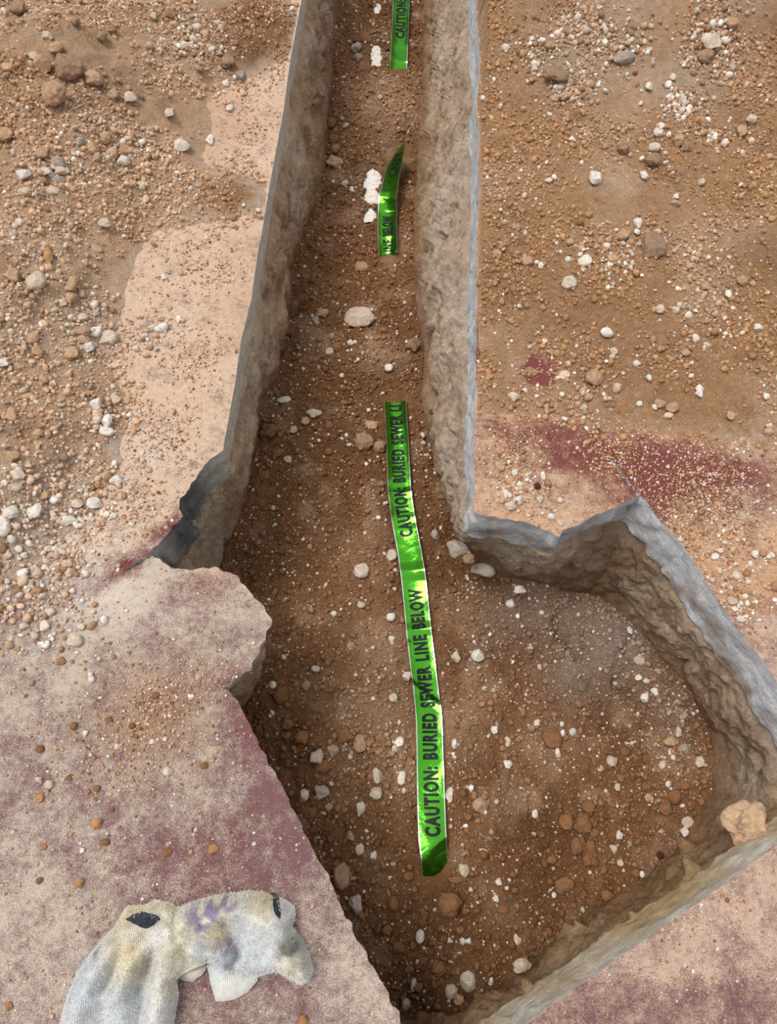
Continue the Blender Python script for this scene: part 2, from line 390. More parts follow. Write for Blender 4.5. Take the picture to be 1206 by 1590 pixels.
# soil colours by place: tan and grey patches, darker along the left and near rims
C_BROWN = lin((147, 104, 69)); C_DARK = lin((116, 79, 49)); C_TAN = lin((196, 160, 128)); C_GREY = lin((166, 148, 134)); C_PALE = lin((196, 172, 150))
def soil_col(P, t):
    n = fbm(P, 4, 4, 61); n2 = fbm(P, 14, 4, 63)
    c = mix(np.tile(C_BROWN, (len(P), 1)), C_DARK, np.clip(0.30+0.9*n, 0, 1))
    c = mix(c, C_TAN, np.clip(-0.05+1.1*n2, 0, 0.75))
    for px, py, r, f, k in [(600, 170, 0.16, .75, C_TAN), (565, 300, 0.1, .2, C_TAN), (590, 1000, 0.10, .65, C_TAN), (590, 1110, 0.1, .5, C_TAN), (700, 1130, 0.10, .55, C_TAN), (640, 1200, 0.10, .4, C_TAN),
                            (950, 1000, 0.14, .8, C_GREY), (850, 930, 0.12, .5, C_GREY), (880, 1050, 0.08, .55, C_GREY), (780, 960, 0.1, .4, C_GREY), (1040, 1100, 0.08, .5, C_GREY), (850, 1150, 0.10, .35, C_TAN),
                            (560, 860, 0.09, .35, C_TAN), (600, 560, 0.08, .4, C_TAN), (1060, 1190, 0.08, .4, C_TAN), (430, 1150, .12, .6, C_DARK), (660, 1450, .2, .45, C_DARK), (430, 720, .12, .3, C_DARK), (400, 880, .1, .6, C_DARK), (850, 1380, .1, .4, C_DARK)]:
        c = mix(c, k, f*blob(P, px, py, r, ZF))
    return c
def wall_col(P, t, V):
    n = fbm(V, 6, 4, 71); n2 = fbm(V, 18, 4, 73)
    c = np.tile(lin((212, 180, 150)), (len(P), 1))
    c = mix(c, lin((234, 214, 194)), np.clip(0.2+1.4*n, 0, 1))
    c = mix(c, lin((150, 112, 80)), np.clip(-0.1+1.5*n2, 0, 0.8))
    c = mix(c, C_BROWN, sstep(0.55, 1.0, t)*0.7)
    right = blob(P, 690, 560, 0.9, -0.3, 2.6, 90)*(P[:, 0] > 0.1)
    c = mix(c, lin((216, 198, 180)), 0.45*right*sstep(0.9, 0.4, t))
    c = mix(c, lin((134, 104, 74)), 0.75*blob(P, 960, 880, 0.12, -0.25)+0.6*blob(P, 1130, 1160, 0.12, -0.25))
    front = sstep(G1(1275, 1262)[1]+0.06, G1(1275, 1262)[1]-0.04, P[:, 1])*sstep(0.0, 0.1, P[:, 0])
    c = mix(c, lin((168, 128, 86)), 0.75*front)
    c = mix(c, lin((196, 166, 124)), 0.5*front*sstep(0.5, 0.1, t))
    c = mix(c, lin((206, 188, 168)), 0.8*blob(P, 320, 810, 0.12, -0.2))
    return c
colS = soil_col(GP, tt)
ii = np.arange(nx*ny).reshape(ny, nx)
quads = np.stack([ii[:-1, :-1], ii[:-1, 1:], ii[1:, 1:], ii[1:, :-1]], -1).reshape(-1, 4)
quads = quads[(dB[quads] < 0.05).any(1)]
used = np.unique(quads); ri = np.full(nx*ny, -1); ri[used] = np.arange(len(used))
link('floor', make_mesh('floor', np.concatenate([GP[used], fz[used][:, None]], 1), ri[quads], True, colS[used], mats=[M_SOIL]),
     label='brown crumbly soil floor of the trench and the wider pit', kind='structure')
def arc_sample(Q, n):
    L = np.r_[0, np.cumsum(np.linalg.norm(np.diff(Q, axis=0), axis=1))]; u = np.linspace(0, L[-1], n)
    return np.stack([np.interp(u, L, Q[:, 0]), np.interp(u, L, Q[:, 1])], 1)
def wall_mesh(nm):
    A, B = [], []
    for k, a, b in RUNS:
        if k != nm: continue
        n = max(4, int(max(np.linalg.norm(np.diff(a, axis=0), axis=1).sum(), np.linalg.norm(np.diff(b, axis=0), axis=1).sum())/0.006))
        A.append(arc_sample(a, n)[:-1]); B.append(arc_sample(b, n)[:-1]); la, lb = a[-1], b[-1]
    A = np.concatenate(A+[la[None]]); B = np.concatenate(B+[lb[None]]); n = len(A)
    for _ in range(10):                                # ease the corners of the lower rim
        B[1:-1] = 0.5*B[1:-1]+0.25*(B[:-2]+B[2:]); 
    for _ in range(2): A[1:-1] = 0.5*A[1:-1]+0.25*(A[:-2]+A[2:])
    zb = bil(fz.reshape(ny, nx), B)-0.012
    rows = 62; T = np.linspace(0, 1, rows)[:, None]
    shelf = 1.9*blob(A, 290, 810, 0.12)+0.5*blob(A, 850, 830, 0.13)+0.8*blob(A, 1200, 1300, 0.10)
    prof = T**(1.0+shelf)[None, :]
    X = A[None, :, 0]*(1-T)+B[None, :, 0]*T; Y = A[None, :, 1]*(1-T)+B[None, :, 1]*T
    Z = (-SLAB_T+0.012)*(1-prof)+zb[None, :]*prof
    V = np.stack([X, Y, Z], -1)
    du = np.gradient(V, axis=1); dv = np.gradient(V, axis=0); nn = np.cross(dv, du); nn /= np.linalg.norm(nn, axis=2)[..., None]+1e-9
    c = V.reshape(-1, 3); ctr = np.array([np.interp(c[:, 1], [0, 1, 3], [0.25, 0.2, 0.0]), c[:, 1]*0+0.0]).T
    if (nn[..., 2].mean() < 0): nn = -nn
    w = (np.sin(np.pi*np.clip(T*0.93+0.05, 0, 1))**0.6).repeat(n, 1).ravel()
    ends = np.clip(np.minimum(np.arange(n), n-1-np.arange(n))/8.0, 0, 1); w = w*np.tile(ends, rows)
    st = c*np.array([1, 1, 0.75])
    lump = 0.036*fbm(st, 7, 3, 141)+0.026*fbm(st, 19, 4, 143, 0.6)+0.010*np.abs(fbm(st, 42, 3, 147))+0.004*fbm(c, 120, 2, 149)
    holes = np.clip(fbm(st, 16, 2, 151)-0.42, 0, 1)*0.16
    V = c+nn.reshape(-1, 3)*((lump-holes)*w)[:, None]
    out = nn[rows//3, :, :2]; out = -out/(np.linalg.norm(out, axis=1)[:, None]+1e-9)
    out[inside(A+out*0.03, T_POLY)] *= -1
    if nm == 'wall_front': out[:] = (0.5, -0.86)
    for _ in range(12): out[1:-1] = 0.5*out[1:-1]+0.25*(out[:-2]+out[2:])
    V = V.reshape(rows, n, 3); V[:7, :, :2] += out[None]*(0.022*(1-np.arange(7)/7.0))[:, None, None]; V[:4, :, 2] += 0.01; V = V.reshape(-1, 3)
    ledge = np.concatenate([A+out*0.16, np.full((n, 1), -SLAB_T-0.005)], 1)      # the earth goes on beneath the slab
    V = np.concatenate([ledge, V]); rows += 1; T = np.r_[T[:1], T]
    i2 = np.arange(rows*n).reshape(rows, n)
    q = np.stack([i2[:-1, :-1], i2[:-1, 1:], i2[1:, 1:], i2[1:, :-1]], -1).reshape(-1, 4)
    tcol = T.repeat(n, 1).ravel()
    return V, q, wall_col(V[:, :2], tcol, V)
for nm, lab in [('wall_left', 'rough cut earth wall on the left side of the trench'), ('wall_right', 'rough pale earth wall on the right side of the trench and pit'), ('wall_front', 'sandy earth wall at the near end of the pit')]:
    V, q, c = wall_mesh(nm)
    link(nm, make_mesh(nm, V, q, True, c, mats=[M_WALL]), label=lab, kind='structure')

# ------------------------------------------------------------------ loose dirt lying on the slab
heap_edge = G([(345, -450), (318, -120), (300, -20), (325, 100), (330, 190), (300, 290), (235, 370), (205, 450), (185, 560), (205, 640), (190, 720), (150, 790), (100, 850), (10, 905), (-200, 960), (-900, 1100)])
heap_poly = np.concatenate([heap_edge, np.array([[-9, heap_edge[-1, 1]], [-9, heap_edge[0, 1]]])])
rdirt_edge = G([(700, 640), (760, 655), (860, 650), (950, 680), (1060, 690), (1206, 695), (1500, 720)])
def dirt_left(P):
    w = 0.03*fbm(P, 9, 3, 111)
    d = line_dist(P, heap_edge)*np.where(inside(P, heap_poly), 1, -1)+w
    h = np.where(d > 0, 0.20*(1-np.exp(-np.maximum(d, 0)/0.42)), 0.12*d)
    h = h + 0.060*blob(P, 410, 40, 0.24) + 0.040*blob(P, 368, 308, 0.11, 0, 1.7, 10) - 0.004
    h = h + 0.008*blob(P, 250, 1110, 0.10)
    body = sstep(0.0, 0.05, h)
    h = h + body*(0.060*fbm(P, 5, 4, 121)+0.020*fbm(P, 22, 3, 125)) - 0.03*blob(P, 200, 185, 0.12)*body + 0.03*blob(P, 110, 120, 0.10) + 0.02*blob(P, 330, 60, 0.08)
    f1, v1 = cells(P, 34, 13); f2, v2 = cells(P, 75, 15)
    h = h + (0.3+body)*(0.009*(0.45-f1)*(0.2+v1) + 0.006*(0.45-f2)) + 0.004*fbm(P, 60, 2, 9)*(h > -0.02)
    e = line_dist(P, edgeL)
    return np.where(e < 0.03, np.minimum(h, -0.003+0.7*e), h)
def dirt_right(P):
    d = line_dist(P, rdirt_edge)*np.where(P[:, 1] > np.interp(P[:, 0], rdirt_edge[:, 0], rdirt_edge[:, 1]), 1, -1)+0.04*fbm(P, 8, 3, 211)
    h = np.where(d > 0, 0.020*(1-np.exp(-np.maximum(d, 0)/0.10)), 0.08*d)
    bare = blob(P, 775, 545, 0.10, 0, 2.0, -25)+0.8*blob(P, 835, 575, 0.06)+0.4*blob(P, 1180, 600, 0.07)
    h = h - 0.016*bare*sstep(-0.6, 0.5, fbm(P, 12, 3, 221)+0.3)
    h = h + 0.006*blob(P, 790, 760, 0.10)*1.3 + 0.006*blob(P, 1150, 900, 0.12) 
    body = sstep(0.0, 0.015, h)
    h = h + 0.10*sstep(0.0, 0.8, d-0.95) + body*(0.010*fbm(P, 7, 4, 231)) + 0.05*blob(P, 1090, 75, 0.09)*body - 0.004
    h = h + 0.05*blob(P, 950, 30, 0.25, 0, 2.2, 10)*body
    f1, v1 = cells(P, 40, 23); f2, v2 = cells(P, 85, 25)
    h = h + (0.3+body)*(0.008*(0.45-f1)*(0.1+v1) + 0.005*(0.45-f2)) + 0.003*fbm(P, 60, 2, 19)*(h > -0.02)
    e = line_dist(P, edgeR)
    return np.where(e < 0.012, np.minimum(h, -0.004+0.8*e), h)
def dirt_col(P, h, rightside):
    n = fbm(P, 5, 4, 131); n2 = fbm(P, 18, 4, 133)
    c = np.tile(lin((208, 171, 138)) if not rightside else lin((190, 146, 106)), (len(P), 1))
    c = mix(c, lin((216, 184, 156)), np.clip((0.15 if not rightside else -0.05)+1.2*n, 0, 0.9))
    c = mix(c, lin((158, 120, 88)), np.clip(-0.2+1.3*n2, 0, 0.7))
    if not rightside:
        for px, py, r, f, k in [(410, 40, .2, .9, (146, 98, 58)), (395, 100, .08, .8, (122, 80, 48)), (372, 308, .11, .9, (166, 116, 72)), (200, 180, .10, .5, (150, 120, 98)), (30, 190, .14, .4, (188, 138, 92)),
                                (150, 520, .1, .5, (206, 184, 164)), (80, 840, .15, .7, (214, 194, 176)), (300, 60, .08, .5, (176, 154, 134)), (240, 1110, .12, .8, (150, 110, 74))]:
            c = mix(c, lin(k), f*blob(P, px, py, r))
    else:
        for px, py, r, f, k in [(950, 60, .2, .5, (216, 190, 168)), (1060, 160, .12, .5, (206, 184, 164)), (880, 130, .12, .6, (206, 184, 164)), (1130, 60, .12, .6, (206, 178, 156)), (1020, 28, .07, .8, (156, 106, 66)), (1190, 90, .08, .7, (140, 100, 66)),
                                (840, 60, .08, .5, (152, 104, 66)), (980, 560, .25, .4, (168, 122, 84)), (800, 450, .2, .35, (160, 116, 80)), (1190, 410, .1, .6, (140, 104, 74)), (790, 760, .12, .6, (196, 152, 116)), (1150, 900, .15, .6, (200, 160, 126)), (800, 20, .06, .7, (200, 172, 146))]:
            c = mix(c, lin(k), f*blob(P, px, py, r))
    if h is not None: c = mix(dust_col(P, rightside), c, sstep(0.0, 0.02 if not rightside else 0.008, h+0.006*fbm(P, 30, 2, 139)))
    return c
def dust_amount(P, rightside):
    if not rightside:
        yl = G1(200, 930)[1]; d = 1.05 - 0.52*sstep(yl+0.12, yl-0.12, P[:, 1]+0.1*fbm(P, 4, 2, 301))
        for px, py, r, a, asp, rot in [(300, 915, .09, -.45, 1.5, -10), (395, 1130, .06, -.5, 2.4, -62), (330, 1330, .14, -.35, 1.4, -30), (440, 1290, .05, -.35, 2.5, -62), (200, 880, .03, -1.0, 3.0, 33), (262, 818, .022, -1.2, 3.0, 45), (300, 722, .012, -.9, 1, 0),
                                       (190, 960, .10, .5, 1, 0), (250, 875, .05, .8, 1, 0), (180, 920, .04, .6, 1, 0), (60, 1050, .12, .35, 1, 0), (60, 1430, .16, .35, 1, 0), (300, 1220, .1, .3, 1, 0), (340, 985, .10, .32, 1, 0), (230, 1130, .1, .4, 1, 0), (540, 1480, .09, .35, 1.6, -60), (420, 1560, .15, -.1, 1, 0)]:
            d = d + a*blob(P, px, py, r, 0, asp, rot)
        return d
    d = np.full(len(P), 0.85)
    for px, py, r, a, asp, rot in [(960, 712, .08, -.80, 2.4, -10), (1120, 745, .09, -.75, 2.0, 0), (1030, 760, .06, -.5, 1.8, -20), (860, 690, .06, -.4, 2.0, 0), (800, 670, .06, -.2, 2, 0), (775, 545, .10, -.7, 2.0, -25), (835, 575, .06, -.5, 1, 0), (1000, 780, .05, -.35, 1.5, -30), (1180, 600, .06, -.4, 1, 0), (830, 320, .06, -.4, 2, -20),
                                   (1130, 860, .1, .3, 1, 0), (800, 760, .08, .2, 1, 0)]:
        d = d + a*blob(P, px, py, r, 0, asp, rot)
    y5 = G1(1000, 1500)[1]; near = sstep(y5+0.03, y5-0.07, P[:, 1]+0.05*fbm(P, 5, 2, 305))
    return d-0.5*near
def paint_fresh(P, rightside):                       # how red the paint still is
    if rightside: return 0.25+0.75*sstep(0.5, 0.8, P[:, 1])
    f = np.full(len(P), 0.15)
    for px, py, r, a in [(262, 818, .06, .9), (200, 880, .06, .9), (300, 905, .08, .5), (395, 1130, .06, .3), (330, 1330, .1, .3)]: f = f+a*blob(P, px, py, r)
    return np.clip(f, 0, 1)
def dust_col(P, rightside):
    n = fbm(P, 4, 4, 311)
    if not rightside:
        c = np.tile(lin((216, 186, 161)), (len(P), 1)); c = mix(c, lin((198, 158, 128)), np.clip(0.1+1.2*n, 0, 0.7))
        c = mix(c, lin((198, 182, 168)), sstep(G1(200, 840)[1], G1(200, 960)[1], P[:, 1])*0.85)
        c = mix(c, lin((222, 206, 192)), 0.7*blob(P, 170, 900, .13)+0.5*blob(P, 230, 700, .08)); c = mix(c, lin((160, 120, 84)), 0.7*blob(P, 240, 1110, .13))
        c = mix(c, lin((190, 178, 160)), .7*blob(P, 245, 885, .05))
    else:
        c = np.tile(lin((204, 162, 128)), (len(P), 1)); c = mix(c, lin((214, 184, 160)), np.clip(0.2+1.2*n, 0, 0.8))
        c = mix(c, lin((202, 174, 156)), (P[:, 1] < 0.45)*0.8)
    return c
FRAME = np.array([(-110, -90), (1316, -90), (1316, 1680), (-110, 1680)])
def slab_object(name, edge, outer, rightside, side_col, side_flare, label):
    e = resample(edge, 0.007)
    tang = np.gradient(e, axis=0); tang /= np.linalg.norm(tang, axis=1)[:, None]+1e-9
    nrm2 = np.stack([-tang[:, 1], tang[:, 0]], 1)            # towards the trench
    probe = inside(e+nrm2*0.004, T_POLY).mean()
    if probe < 0.5: nrm2 = -nrm2
    rough = 0.0008+0.007*side_flare(e)[1]**1.5
    e = e+nrm2*(fbm(e, 60, 3, 401)*rough)[:, None]
    ne = len(e); poly = np.concatenate([e, outer])
    lo = poly.min(0); hi = poly.max(0)
    pts = []
    for stp, fine in ((0.0095, True), (0.09, False)):
        a, b = np.meshgrid(np.arange(lo[0], hi[0], stp), np.arange(lo[1], hi[1], stp)); q = np.stack([a.ravel(), b.ravel()], 1)
        q = q+rng.uniform(-0.3, 0.3, q.shape)*stp
        px = to_px(np.concatenate([q, np.zeros((len(q), 1))], 1)); infr = inside(px, FRAME) & (q[:, 1] < 4.2)
        q = q[infr if fine else ~infr]
        q = q[inside(q, poly)]; q = q[seg_dist(q, e[:-1:3], e[3::3]) > 0.006] if False else q
        d = np.full(len(q), 1e9)
        for k in range(0, ne-1, 400): d = np.minimum(d, line_dist(q, e[k:k+401]))
        pts.append(q[d > 0.005])
    pts = np.concatenate(pts); allp = np.concatenate([poly, pts])
    res = delaunay_2d_cdt([Vector(p) for p in allp.tolist()], [], [list(range(len(poly)))], 1, 1e-6)
    V2 = np.array([tuple(v) for v in res[0]]); F = np.array([f for f in res[2] if len(f) == 3])
    a, b, c = V2[F[:, 0]], V2[F[:, 1]], V2[F[:, 2]]
    flip = ((b[:, 0]-a[:, 0])*(c[:, 1]-a[:, 1])-(b[:, 1]-a[:, 1])*(c[:, 0]-a[:, 0])) < 0
    F[flip] = F[flip][:, ::-1]
    ntop = len(V2)
    # cut / broken side faces
    rows = 9; fl, rg, hh = side_flare(e)
    sv = []
    for k in range(rows):
        f = k/(rows-1); z = -SLAB_T*f
        P3 = np.concatenate([e, np.full((ne, 1), z)], 1)
        off = fl*f + (0.0015+rg*0.016)*fbm(P3, 40, 4, 421)*min(1, f*5) + rg*0.014*fbm(P3, 14, 2, 431)*min(1, f*4)
        sv.append(np.concatenate([e+nrm2*off[:, None], (np.full(ne, z) - (0.012*fbm(e, 18, 3, 433)+0.03*rg*fbm(e, 11, 3, 437))*f)[:, None]], 1))
    sv = np.concatenate(sv); k0 = ntop+np.arange((rows-1)*ne).reshape(rows-1, ne)[:, :-1].ravel()
    q = np.stack([k0, k0+1, k0+1+ne, k0+ne], 1)
    F2 = np.concatenate([q[:, [0, 1, 2]], q[:, [0, 2, 3]]])
    V = np.concatenate([np.concatenate([V2, np.zeros((ntop, 1))], 1), sv])
    col = np.concatenate([dust_col(V2, rightside), side_col(sv)]); dust = np.concatenate([dust_amount(V2, rightside), np.ones(len(sv))])
    me = make_mesh(name, V, np.concatenate([F, F2]), True, col, {'dust': dust, 'fresh': np.r_[paint_fresh(V2, rightside), np.zeros(len(sv))]}, [M_SLAB, M_CONC], np.r_[np.zeros(len(F)), np.ones(len(F2))])
    o = link(name, me, label=label, kind='structure')
    try: me.shade_smooth()
    except Exception: pass
    # the dirt skin over it
    fn = dirt_right if rightside else dirt_left
    h = fn(V2); keep = (h[F] > 0).any(1); Fd = F[keep]; used = np.unique(Fd); mp = np.full(ntop, -1); mp[used] = np.arange(len(used))
    hd = np.maximum(h[used], -0.006)
    md = make_mesh('loose_dirt', np.concatenate([V2[used], hd[:, None]], 1), mp[Fd], True, dirt_col(V2[used], hd, rightside), mats=[M_DIRT])
    return o, md
yb = G1(346, 699)[1]
def flareL(e):
    brk = sstep(yb+0.02, yb-0.03, e[:, 1]); low = sstep(G1(369, 898)[1]+0.03, G1(369, 898)[1]-0.02, e[:, 1])
    return 0.004-0.016*(e[:, 1] > yb)-0.042*low, brk, 0
def flareR(e):
    front = (e[:, 1] < G1(1275, 1262)[1]+0.01)*1.0
    brk = 0.35*np.ones(len(e)) + 0.4*((e[:, 1] > 0.6) & (e[:, 1] < 1.6) & (e[:, 0] > 0.2))
    saw = np.clip(1.3*blob(e, 860, 815, 0.11, 0, 1.6, 0), 0, 1)*(e[:, 1] > G1(900, 845)[1])
    return 0.004+0.004*front*(e[:, 0] > 0.1)-0.012*saw, brk, 0
def colL(V):
    c = np.tile(lin((222, 214, 204)), (len(V), 1))
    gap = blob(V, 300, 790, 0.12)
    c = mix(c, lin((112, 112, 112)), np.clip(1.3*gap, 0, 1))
    low = sstep(G1(340, 880)[1], G1(340, 900)[1], V[:, 1])
    return mix(c, lin((196, 170, 134)), 0.8*low*np.clip(0.6+fbm(V, 10, 3, 501), 0, 1))
def colR(V):
    n = fbm(V, 9, 4, 511)
    c = np.tile(lin((220, 222, 226)), (len(V), 1)); c = mix(c, lin((182, 186, 191)), np.clip(0.1+1.3*n, 0, 0.8))
    c = mix(c, lin((150, 122, 98)), np.clip(1.6*fbm(V, 14, 3, 515)-0.12+0.35*sstep(-0.06, -0.14, V[:, 2]), 0, 0.85)*(V[:, 2] < -0.03)*(V[:, 1] < G1(735, 700)[1]))
    front = sstep(G1(1275, 1262)[1]+0.03, G1(1275, 1262)[1], V[:, 1])
    return mix(c, mix(np.tile(lin((224, 216, 202)), (len(V), 1)), lin((206, 176, 134)), np.clip(-V[:, 2]*8-0.2+fbm(V, 12, 3, 517), 0, 1)), front)
bl = edgeL[-1]
slabL, md_left = slab_object('concrete_slab', edgeL, np.array([[bl[0], -1.0], [-2.6, -1.0], [-2.6, edgeL[0, 1]]]), False, colL, flareL,
                    'dusty red painted concrete slab left of the trench, broken along its near edge')
slabR, md_right = slab_object('concrete_slab', edgeR, np.array([[2.8, edgeR[-1, 1]], [2.8, -1.0], [bl[0], -1.0]]), True, colR, flareR,
                    'red painted concrete slab right of the trench with bluish grey cut edges')
link('loose_dirt', md_left, label='heap of loose pinkish tan dirt on the left slab', cat='dirt', kind='stuff')
link('loose_dirt', md_right, label='thin spread of loose brown dirt on the right slab', cat='dirt', kind='stuff')

# ------------------------------------------------------------------ the surface seen from above, for setting things down
def surf(P):
    P = np.asarray(P, float)
    inn = inside(P, T_POLY)
    z = np.where(inn, bil(ZT, P), 0.0)
    L = ~inn & (P[:, 0] < 0.12); R = ~inn & ~L
    if L.any(): z[L] = np.maximum(0, dirt_left(P[L]))
    if R.any(): z[R] = np.maximum(0, dirt_right(P[R]))
    return z
def drop(pts):                                       # picture points -> where they meet the ground
    r = rays(pts); n = len(r); t = (0.32-HC)/r[:, 2]; done = np.zeros(n, bool); P = np.zeros((n, 3))
    for k in range(170):
        q = np.array([0, 0, HC])+r*t[:, None]; z = surf(q[:, :2]); hit = (q[:, 2] <= z) & ~done
        P[hit] = np.stack([q[hit, 0], q[hit, 1], np.where(z[hit]-q[hit, 2] > 0.04, q[hit, 2], z[hit])], 1); done |= hit
        if done.all(): break
        t = np.where(done, t, t+0.0065/np.abs(r[:, 2]))
    P[~done] = q[~done]
    return P

# ------------------------------------------------------------------ sewer pipe, mostly buried
def tube(Q3, r, nseg=28):
    Q3 = np.asarray(Q3, float); n = len(Q3); tg = np.gradient(Q3, axis=0); tg /= np.linalg.norm(tg, axis=1)[:, None]
    sx = np.cross(tg, [0, 0, 1.0]); sx /= np.linalg.norm(sx, axis=1)[:, None]; up = np.cross(sx, tg)
    a = np.linspace(0, 2*np.pi, nseg, endpoint=False)
    V = (Q3[:, None]+r*(np.cos(a)[None, :, None]*sx[:, None]+np.sin(a)[None, :, None]*up[:, None])).reshape(-1, 3)
    i = np.arange(n*nseg).reshape(n, nseg); j = np.roll(i, -1, 1)
    return V, np.stack([i[:-1], j[:-1], j[1:], i[1:]], -1).reshape(-1, 4)
m, nt, b = new_mat('white_pvc'); v = coord(nt)
nt.links.new(mixc(nt, remap(nt, noise(nt, v, 60, 5, 0.7), 0.5, 0.7), tuple(lin((232, 226, 218))), tuple(lin((186, 160, 136)))), b.inputs['Base Color']); b.inputs['Roughness'].default_value = 0.4
pc = resample(pp, 0.05)
V, F = tube(np.concatenate([pc, np.full((len(pc), 1), PIPE_Z)], 1), PIPE_R)
link('sewer_pipe', make_mesh('sewer_pipe', V, F, True, mats=[m]), label='white plastic sewer pipe showing through the soil at the far end of the trench', cat='pipe')

# ------------------------------------------------------------------ warning tape
m, nt, b = new_mat('green_foil'); v = coord(nt)
u = attr(nt, 'across', 'Fac'); edge = remap(nt, math_(nt, 'ABSOLUTE', u), 0.925, 0.935)
c = mixc(nt, edge, tuple(lin((80, 164, 44))), tuple(lin((226, 232, 222))))
dirtm = math_(nt, 'MULTIPLY', remap(nt, noise(nt, v, 45, 5, 0.7), 0.60, 0.72), attr(nt, 'soil', 'Fac'))
c = mixc(nt, dirtm, c, tuple(lin((120, 84, 54))))
nt.links.new(c, b.inputs['Base Color']); b.inputs['Metallic'].default_value = 0.93
b.inputs['Specular IOR Level'].default_value = 0.5
nt.links.new(math_(nt, 'ADD', math_(nt, 'MULTIPLY', dirtm, 0.6), 0.16), b.inputs['Roughness'])
bump(nt, b, noise(nt, v, 60, 3, 0.6), 0.12, 0.01)
M_TAPE = m
m, nt, b = new_mat('black_print'); v = coord(nt)
nt.links.new(mixc(nt, noise(nt, v, 200, 3), (0.004, 0.006, 0.006), (0.010, 0.013, 0.012)), b.inputs['Base Color']); b.inputs['Roughness'].default_value = 0.45
M_PRINT = m
def text_mesh(txt):
    cu = bpy.data.curves.new('lettering', 'FONT'); cu.body = txt; cu.size = 1.0; cu.offset = 0.056; cu.resolution_u = 3
    cu.space_character = 1.2; cu.space_word = 1.25
    ob = bpy.data.objects.new('lettering', cu); SC.collection.objects.link(ob)
    dg = bpy.context.evaluated_depsgraph_get(); me = bpy.data.meshes.new_from_object(ob.evaluated_get(dg))
    bpy.data.objects.remove(ob); bpy.data.curves.remove(cu)
    import bmesh
    bm = bmesh.new(); bm.from_mesh(me); bmesh.ops.triangulate(bm, faces=bm.faces)
    for _ in range(4):
        ed = [e for e in bm.edges if e.calc_length() > 0.12]
        if not ed: break
        bmesh.ops.subdivide_edges(bm, edges=ed, cuts=1); bmesh.ops.triangulate(bm, faces=bm.faces)
    V = np.array([v.co[:] for v in bm.verts]); bm.verts.ensure_lookup_table()
    F = np.array([[v.index for v in f.verts] for f in bm.faces]); bm.free(); bpy.data.meshes.remove(me)
    return V, F
